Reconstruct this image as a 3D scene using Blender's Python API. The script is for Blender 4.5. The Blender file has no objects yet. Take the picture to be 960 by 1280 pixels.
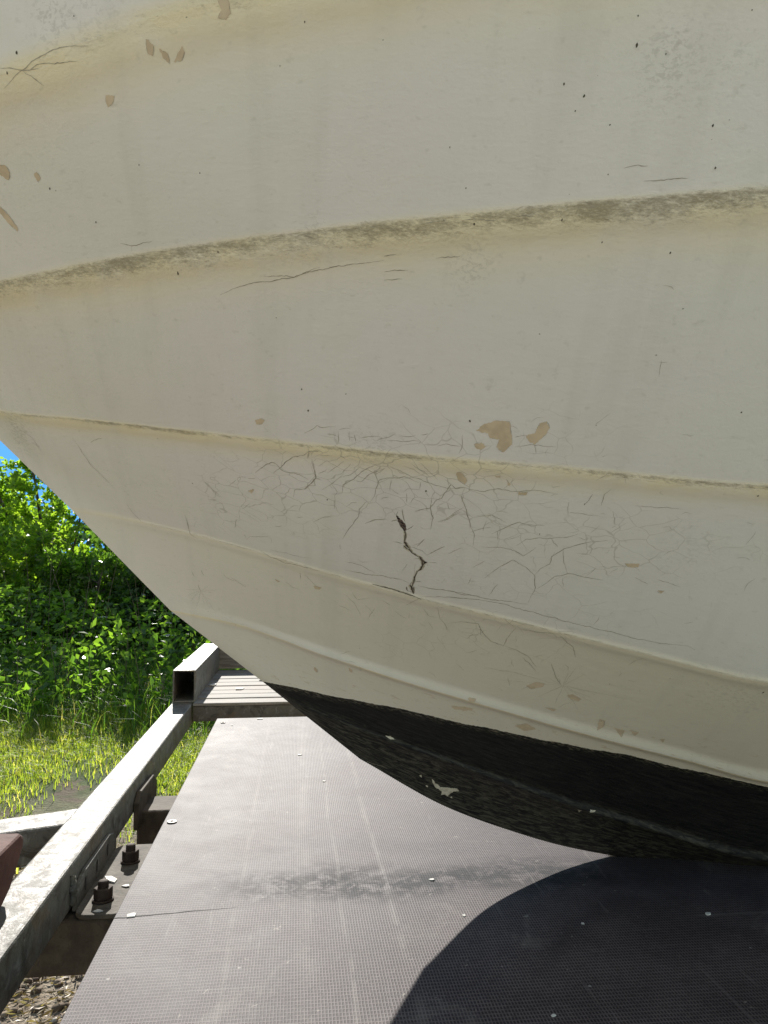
import bpy, math, random
import numpy as np
from mathutils import Vector, Matrix
from mathutils.bvhtree import BVHTree

scn = bpy.context.scene
COL = scn.collection
R = math.radians
rng = np.random.default_rng(7)
random.seed(7)

# ------------------------------------------------------------------ helpers
def empty(name, loc=(0, 0, 0), rz=0.0, parent=None):
    o = bpy.data.objects.new(name, None)
    o.empty_display_size = 0.1
    COL.objects.link(o)
    o.location = loc
    o.rotation_euler = (0, 0, rz)
    if parent: o.parent = parent
    return o

def tag(o, label=None, cat=None, group=None, kind=None):
    if label: o['label'] = label
    if cat: o['category'] = cat
    if group: o['group'] = group
    if kind: o['kind'] = kind
    return o

class MB:
    """collects vertices and faces for one mesh object"""
    def __init__(s):
        s.v = []; s.f = []; s.m = []
    def add(s, vs, fs, mi=0):
        n = len(s.v)
        s.v.extend([tuple(p) for p in vs])
        s.f.extend([tuple(i + n for i in f) for f in fs])
        s.m.extend([mi] * len(fs))
    def box(s, x0, x1, y0, y1, z0, z1, mi=0, mat=None):
        vs = [(x0,y0,z0),(x1,y0,z0),(x1,y1,z0),(x0,y1,z0),(x0,y0,z1),(x1,y0,z1),(x1,y1,z1),(x0,y1,z1)]
        if mat is not None: vs = [tuple(mat @ Vector(p)) for p in vs]
        s.add(vs, [(0,3,2,1),(4,5,6,7),(0,1,5,4),(1,2,6,5),(2,3,7,6),(3,0,4,7)], mi)
    def prism(s, poly, z0, z1, mat=None, mi=0):
        n = len(poly)
        vs = [(x, y, z0) for x, y in poly] + [(x, y, z1) for x, y in poly]
        if mat is not None: vs = [tuple(mat @ Vector(p)) for p in vs]
        fs = [tuple(range(n - 1, -1, -1)), tuple(range(n, 2 * n))]
        fs += [(i, (i + 1) % n, n + (i + 1) % n, n + i) for i in range(n)]
        s.add(vs, fs, mi)
    def tube(s, pts, rad, n=8, mi=0, cap=True):
        pts = [Vector(p) for p in pts]
        if not hasattr(rad, '__len__'): rad = [rad] * len(pts)
        base = len(s.v); rings = []
        for i, p in enumerate(pts):
            d = (pts[min(i + 1, len(pts) - 1)] - pts[max(i - 1, 0)]).normalized()
            a = Vector((0, 0, 1)) if abs(d.z) < 0.9 else Vector((1, 0, 0))
            e1 = d.cross(a).normalized(); e2 = d.cross(e1)
            ring = []
            for k in range(n):
                t = 2 * math.pi * k / n
                s.v.append(tuple(p + (e1 * math.cos(t) + e2 * math.sin(t)) * rad[i]))
                ring.append(len(s.v) - 1)
            rings.append(ring)
        for a, b in zip(rings, rings[1:]):
            for k in range(n):
                s.f.append((a[k], a[(k + 1) % n], b[(k + 1) % n], b[k])); s.m.append(mi)
        if cap:
            s.f.append(tuple(rings[0][::-1])); s.m.append(mi)
            s.f.append(tuple(rings[-1])); s.m.append(mi)
    def build(s, name, mats, parent=None, smooth=False, bevel=0.0, loc=(0, 0, 0), seg=2):
        me = bpy.data.meshes.new(name)
        me.from_pydata(s.v, [], s.f)
        if not isinstance(mats, (list, tuple)): mats = [mats]
        for m in mats: me.materials.append(m)
        if len(mats) > 1: me.polygons.foreach_set('material_index', s.m)
        if smooth: me.polygons.foreach_set('use_smooth', [True] * len(s.f))
        me.update()
        o = bpy.data.objects.new(name, me)
        COL.objects.link(o)
        o.location = loc
        if parent: o.parent = parent
        if bevel:
            b = o.modifiers.new('bevel', 'BEVEL'); b.width = bevel; b.segments = seg; b.limit_method = 'ANGLE'; b.angle_limit = R(35)
            b.harden_normals = False
        return o

def fast_mesh(name, V, F, mats, parent=None, smooth=False, midx=None, k=None):
    """numpy mesh: V (n,3), F (m,k) with constant k"""
    me = bpy.data.meshes.new(name)
    V = np.asarray(V, dtype=np.float32); F = np.asarray(F, dtype=np.int32)
    k = F.shape[1]
    me.vertices.add(len(V)); me.vertices.foreach_set('co', V.ravel())
    me.loops.add(F.size); me.loops.foreach_set('vertex_index', F.ravel())
    me.polygons.add(len(F)); me.polygons.foreach_set('loop_start', np.arange(0, F.size, k, dtype=np.int32))
    if midx is not None: me.polygons.foreach_set('material_index', np.asarray(midx, dtype=np.int32))
    if smooth: me.polygons.foreach_set('use_smooth', np.ones(len(F), dtype=bool))
    for m in (mats if isinstance(mats, (list, tuple)) else [mats]): me.materials.append(m)
    me.update(calc_edges=True); me.validate()
    o = bpy.data.objects.new(name, me); COL.objects.link(o)
    if parent: o.parent = parent
    return o

class NT:
    """small node-tree writer"""
    def __init__(s, name):
        s.mat = bpy.data.materials.new(name); s.mat.use_nodes = True
        s.t = s.mat.node_tree; s.t.nodes.clear()
        s.out = s.n('ShaderNodeOutputMaterial')
    def n(s, typ, **kw):
        nd = s.t.nodes.new(typ)
        for k, v in kw.items():
            if k.startswith('i_'):
                key = k[2:].replace('_', ' ')
                nd.inputs[key].default_value = v
            else: setattr(nd, k, v)
        return nd
    def l(s, a, b): s.t.links.new(a, b)
    def coord(s, kind='Object', scale=None, rot=None):
        c = s.n('ShaderNodeTexCoord').outputs[kind]
        if scale is None: return c
        m = s.n('ShaderNodeMapping'); m.inputs['Scale'].default_value = scale
        if rot: m.inputs['Rotation'].default_value = rot
        s.l(c, m.inputs[0]); return m.outputs[0]
    def mapv(s, v, scale):
        m = s.n('ShaderNodeMapping'); m.inputs['Scale'].default_value = scale; s.l(v, m.inputs[0]); return m.outputs[0]
    def noise(s, v, scale, detail=4, rough=.55, dist=0, cap=True):
        t = s.n('ShaderNodeTexNoise'); t.inputs['Scale'].default_value = scale; t.inputs['Detail'].default_value = min(detail, 2 if scale >= 60 else 3) if cap else detail
        t.inputs['Roughness'].default_value = rough; t.inputs['Distortion'].default_value = dist
        s.l(v, t.inputs['Vector']); return t.outputs['Fac']
    def voro(s, v, scale, feat='F1', out='Distance'):
        t = s.n('ShaderNodeTexVoronoi', feature=feat); t.inputs['Scale'].default_value = scale
        s.l(v, t.inputs['Vector']); return t.outputs[out]
    def ramp(s, f, a, b, c0=0.0, c1=1.0):
        m = s.n('ShaderNodeMapRange'); m.inputs[1].default_value = a; m.inputs[2].default_value = b
        m.inputs[3].default_value = c0; m.inputs[4].default_value = c1; m.interpolation_type = 'SMOOTHSTEP'
        s.l(f, m.inputs[0]); return m.outputs[0]
    def m(s, op, a, b=None, clamp=False):
        nd = s.n('ShaderNodeMath', operation=op); nd.use_clamp = clamp
        for i, x in enumerate((a, b)):
            if x is None: continue
            if isinstance(x, (int, float)): nd.inputs[i].default_value = x
            else: s.l(x, nd.inputs[i])
        return nd.outputs[0]
    def mix(s, f, a, b, blend='MIX'):
        nd = s.n('ShaderNodeMix', data_type='RGBA', blend_type=blend)
        if isinstance(f, (int, float)): nd.inputs[0].default_value = f
        else: s.l(f, nd.inputs[0])
        for x, i in ((a, 6), (b, 7)):
            if isinstance(x, tuple): nd.inputs[i].default_value = (x[0], x[1], x[2], 1)
            else: s.l(x, nd.inputs[i])
        return nd.outputs[2]
    def attr(s, name, out='Fac'):
        return s.n('ShaderNodeAttribute', attribute_name=name).outputs[out]
    def bump(s, h, strength=.3, dist=.001, normal=None):
        b = s.n('ShaderNodeBump'); b.inputs['Strength'].default_value = strength; b.inputs['Distance'].default_value = dist
        s.l(h, b.inputs['Height'])
        if normal is not None: s.l(normal, b.inputs['Normal'])
        return b.outputs[0]
    def bsdf(s, color, rough=.6, normal=None, metal=0.0, spec=.5):
        b = s.n('ShaderNodeBsdfPrincipled')
        for x, k in ((color, 'Base Color'), (rough, 'Roughness'), (metal, 'Metallic'), (spec, 'Specular IOR Level')):
            if isinstance(x, tuple): b.inputs[k].default_value = (x[0], x[1], x[2], 1)
            elif isinstance(x, (int, float)): b.inputs[k].default_value = x
            else: s.l(x, b.inputs[k])
        if normal is not None: s.l(normal, b.inputs['Normal'])
        s.l(b.outputs[0], s.out.inputs[0]); s.b = b
        return s.mat

# ------------------------------------------------------------------ camera (standing beside the bow)
CAMZ = 1.15
cam_d = bpy.data.cameras.new('camera'); cam = bpy.data.objects.new('camera', cam_d); COL.objects.link(cam)
cam_d.sensor_fit = 'VERTICAL'; cam_d.sensor_height = 24.0; cam_d.lens = 961 / 1280 * 24.0
cam_d.clip_start = 0.02; cam_d.clip_end = 800
yaw, pit = R(6.4), math.atan(64 / 961)
fw = Vector((math.sin(yaw) * math.cos(pit), math.cos(yaw) * math.cos(pit), math.sin(pit)))
cam.location = (0, 0, CAMZ)
cam.rotation_euler = fw.to_track_quat('-Z', 'Y').to_euler()
scn.camera = cam

# ------------------------------------------------------------------ hull form, boat frame: x forward, y to port, z up
BOAT_LOC = (0.5267, 1.2231, 0.0); BOAT_RZ = R(180)
U_AFT = -4.0
# each moulded line of the hull: half breadth B*(1-exp(-d/tau)), d = distance aft of the stem, height through knots (x, z)
LINES = [
 ('keel',  None, None, [(-4, .640), (-1.2, .628), (-.246, .637), (-.094, .657), (0, .676), (.106, .700), (.185, .725), (.288, .765), (.427, .844)]),
 ('S5', .34, 1.3, [(-4, .74), (-1.2, .70), (-.155, .727), (.025, .770), (.184, .817), (.300, .855), (.430, .897), (.531, .936), (.575, .963)]),
 ('S4', .55, 1.1, [(-4, .86), (-1.2, .82), (-.074, .875), (.028, .900), (.149, .929), (.233, .950), (.383, .989), (.493, 1.022), (.612, 1.059), (.722, 1.078)]),
 ('S3', .72, 1.0, [(-4, .99), (-1.2, .96), (.003, 1.020), (.132, 1.048), (.305, 1.090), (.398, 1.113), (.497, 1.141), (.606, 1.173), (.727, 1.204), (.80, 1.220), (.872, 1.232)]),
 ('S2', .85, .9, [(-4, 1.17), (-1.2, 1.15), (.093, 1.220), (.270, 1.243), (.421, 1.263), (.503, 1.276), (.593, 1.292), (.693, 1.311), (.808, 1.334), (.946, 1.363), (1.065, 1.420)]),
 ('S1', .95, .8, [(-4, 1.38), (-1.2, 1.40), (.174, 1.430), (.379, 1.435), (.509, 1.440), (.661, 1.446), (.752, 1.450), (.858, 1.456), (1.0, 1.49), (1.23, 1.585)]),
 ('S0', .97, .75, [(-4, 1.53), (-1.2, 1.55), (.4, 1.583), (.633, 1.582), (.771, 1.572), (1.0, 1.60), (1.42, 1.78)]),
 ('sheer', 1.03, .72, [(-4, 1.72), (-1.2, 1.74), (.3, 1.80), (1.0, 1.88), (1.66, 2.02)]),
]
def pchip(xs, ys, x):
    xs = np.array(xs, float); ys = np.array(ys, float); h = np.diff(xs); d = np.diff(ys) / h
    m = np.zeros(len(xs)); m[0] = d[0]; m[-1] = d[-1]
    for i in range(1, len(xs) - 1):
        if d[i - 1] * d[i] > 0:
            w1 = 2 * h[i] + h[i - 1]; w2 = h[i] + 2 * h[i - 1]
            m[i] = (w1 + w2) / (w1 / d[i - 1] + w2 / d[i])
    i = np.clip(np.searchsorted(xs, x) - 1, 0, len(xs) - 2)
    t = (x - xs[i]) / h[i]; t2 = t * t; t3 = t2 * t
    return (2*t3 - 3*t2 + 1) * ys[i] + (t3 - 2*t2 + t) * h[i] * m[i] + (-2*t3 + 3*t2) * ys[i + 1] + (t3 - t2) * h[i] * m[i + 1]
def line_pts(L, h):
    n, B, tau, kn = L
    U = kn[-1][0]
    d = (U - U_AFT) * h
    u = U - d
    w = pchip([k[0] for k in kn], [k[1] for k in kn], u)
    v = np.zeros_like(u) if B is None else B * (1 - np.exp(-d / tau))
    return np.stack([u, v, w], 1)
# rail profile per line: height, width of its upper face, width of its lower face
RAIL = {1: (.0085, .012, .020), 2: (.0050, .024, .012), 3: (.0010, .008, .018)}
LIP = {3: (.0010, .008, .007), 4: (.0013, .010, .009), 5: (.0020, .013, .011), 6: (.002, .02, .015)}   # soft swelling just below a line
def hull_grid(hs, rows):
    P = [line_pts(L, hs) for L in LINES]
    out, q, gl = [], [], []     # gl: signed girth distance to nearest line, q: line index
    lines = []
    for k in range(len(P) - 1):
        A, B = P[k], P[k + 1]
        seg = np.linalg.norm(B - A, axis=1)
        for j in range(rows):
            t = j / rows
            t = t - 0.62 * math.sin(2 * math.pi * t) / (2 * math.pi)      # rows gather near the rails
            out.append((A + (B - A) * t, k, t, seg, A, B))
    A, B = P[-2], P[-1]
    out.append((B.copy(), len(P) - 2, 1.0, np.linalg.norm(B - A, axis=1), A, B))
    V = []; Q = []; GB = []; GA = []
    for X, k, t, seg, A, B in out:
        tv = B - A
        n = np.stack([np.zeros(len(X)), tv[:, 2], -tv[:, 1]], 1); n /= np.maximum(np.linalg.norm(n, axis=1), 1e-6)[:, None]
        disp = np.zeros(len(X))
        dA = t * seg; dB = (1 - t) * seg
        fade = np.clip(X[:, 1] / .10, 0, 1)
        if k in RAIL:
            a, wu, wl = RAIL[k]; x = np.clip(dA / wu, 0, 1); disp += a * (1 - x * x * (3 - 2 * x))
        if k + 1 in RAIL:
            a, wu, wl = RAIL[k + 1]; x = dB / wl; disp += a * np.exp(-x * x * 1.2) 
        if k + 1 in LIP:
            a, c0, ww = LIP[k + 1]; disp += a * np.exp(-((dB - c0) / ww) ** 2)
        # slight fairness errors of a hand laid-up hull
        disp += .0012 * np.sin(X[:, 0] * 9 + X[:, 2] * 14) * fade
        V.append(X + n * (disp * fade)[:, None]); Q.append(np.full(len(X), k + t)); GA.append(dA); GB.append(dB)
    return np.array(V), np.array(Q), np.array(GA), np.array(GB)
HS = np.concatenate([np.linspace(0, .37, 520), np.linspace(.37, 1, 60)[1:]])
NROW = 44
HV, HQ, HGA, HGB = hull_grid(HS, NROW)
def grid_faces(nr, nc, flip=False):
    i = np.arange(nr - 1)[:, None]; j = np.arange(nc - 1)[None, :]
    a = i * nc + j; b = a + 1; c = a + nc + 1; d = a + nc
    F = np.stack([a, b, c, d], -1).reshape(-1, 4)
    return F[:, ::-1] if flip else F
HF = grid_faces(HV.shape[0], HV.shape[1], flip=False)
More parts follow.
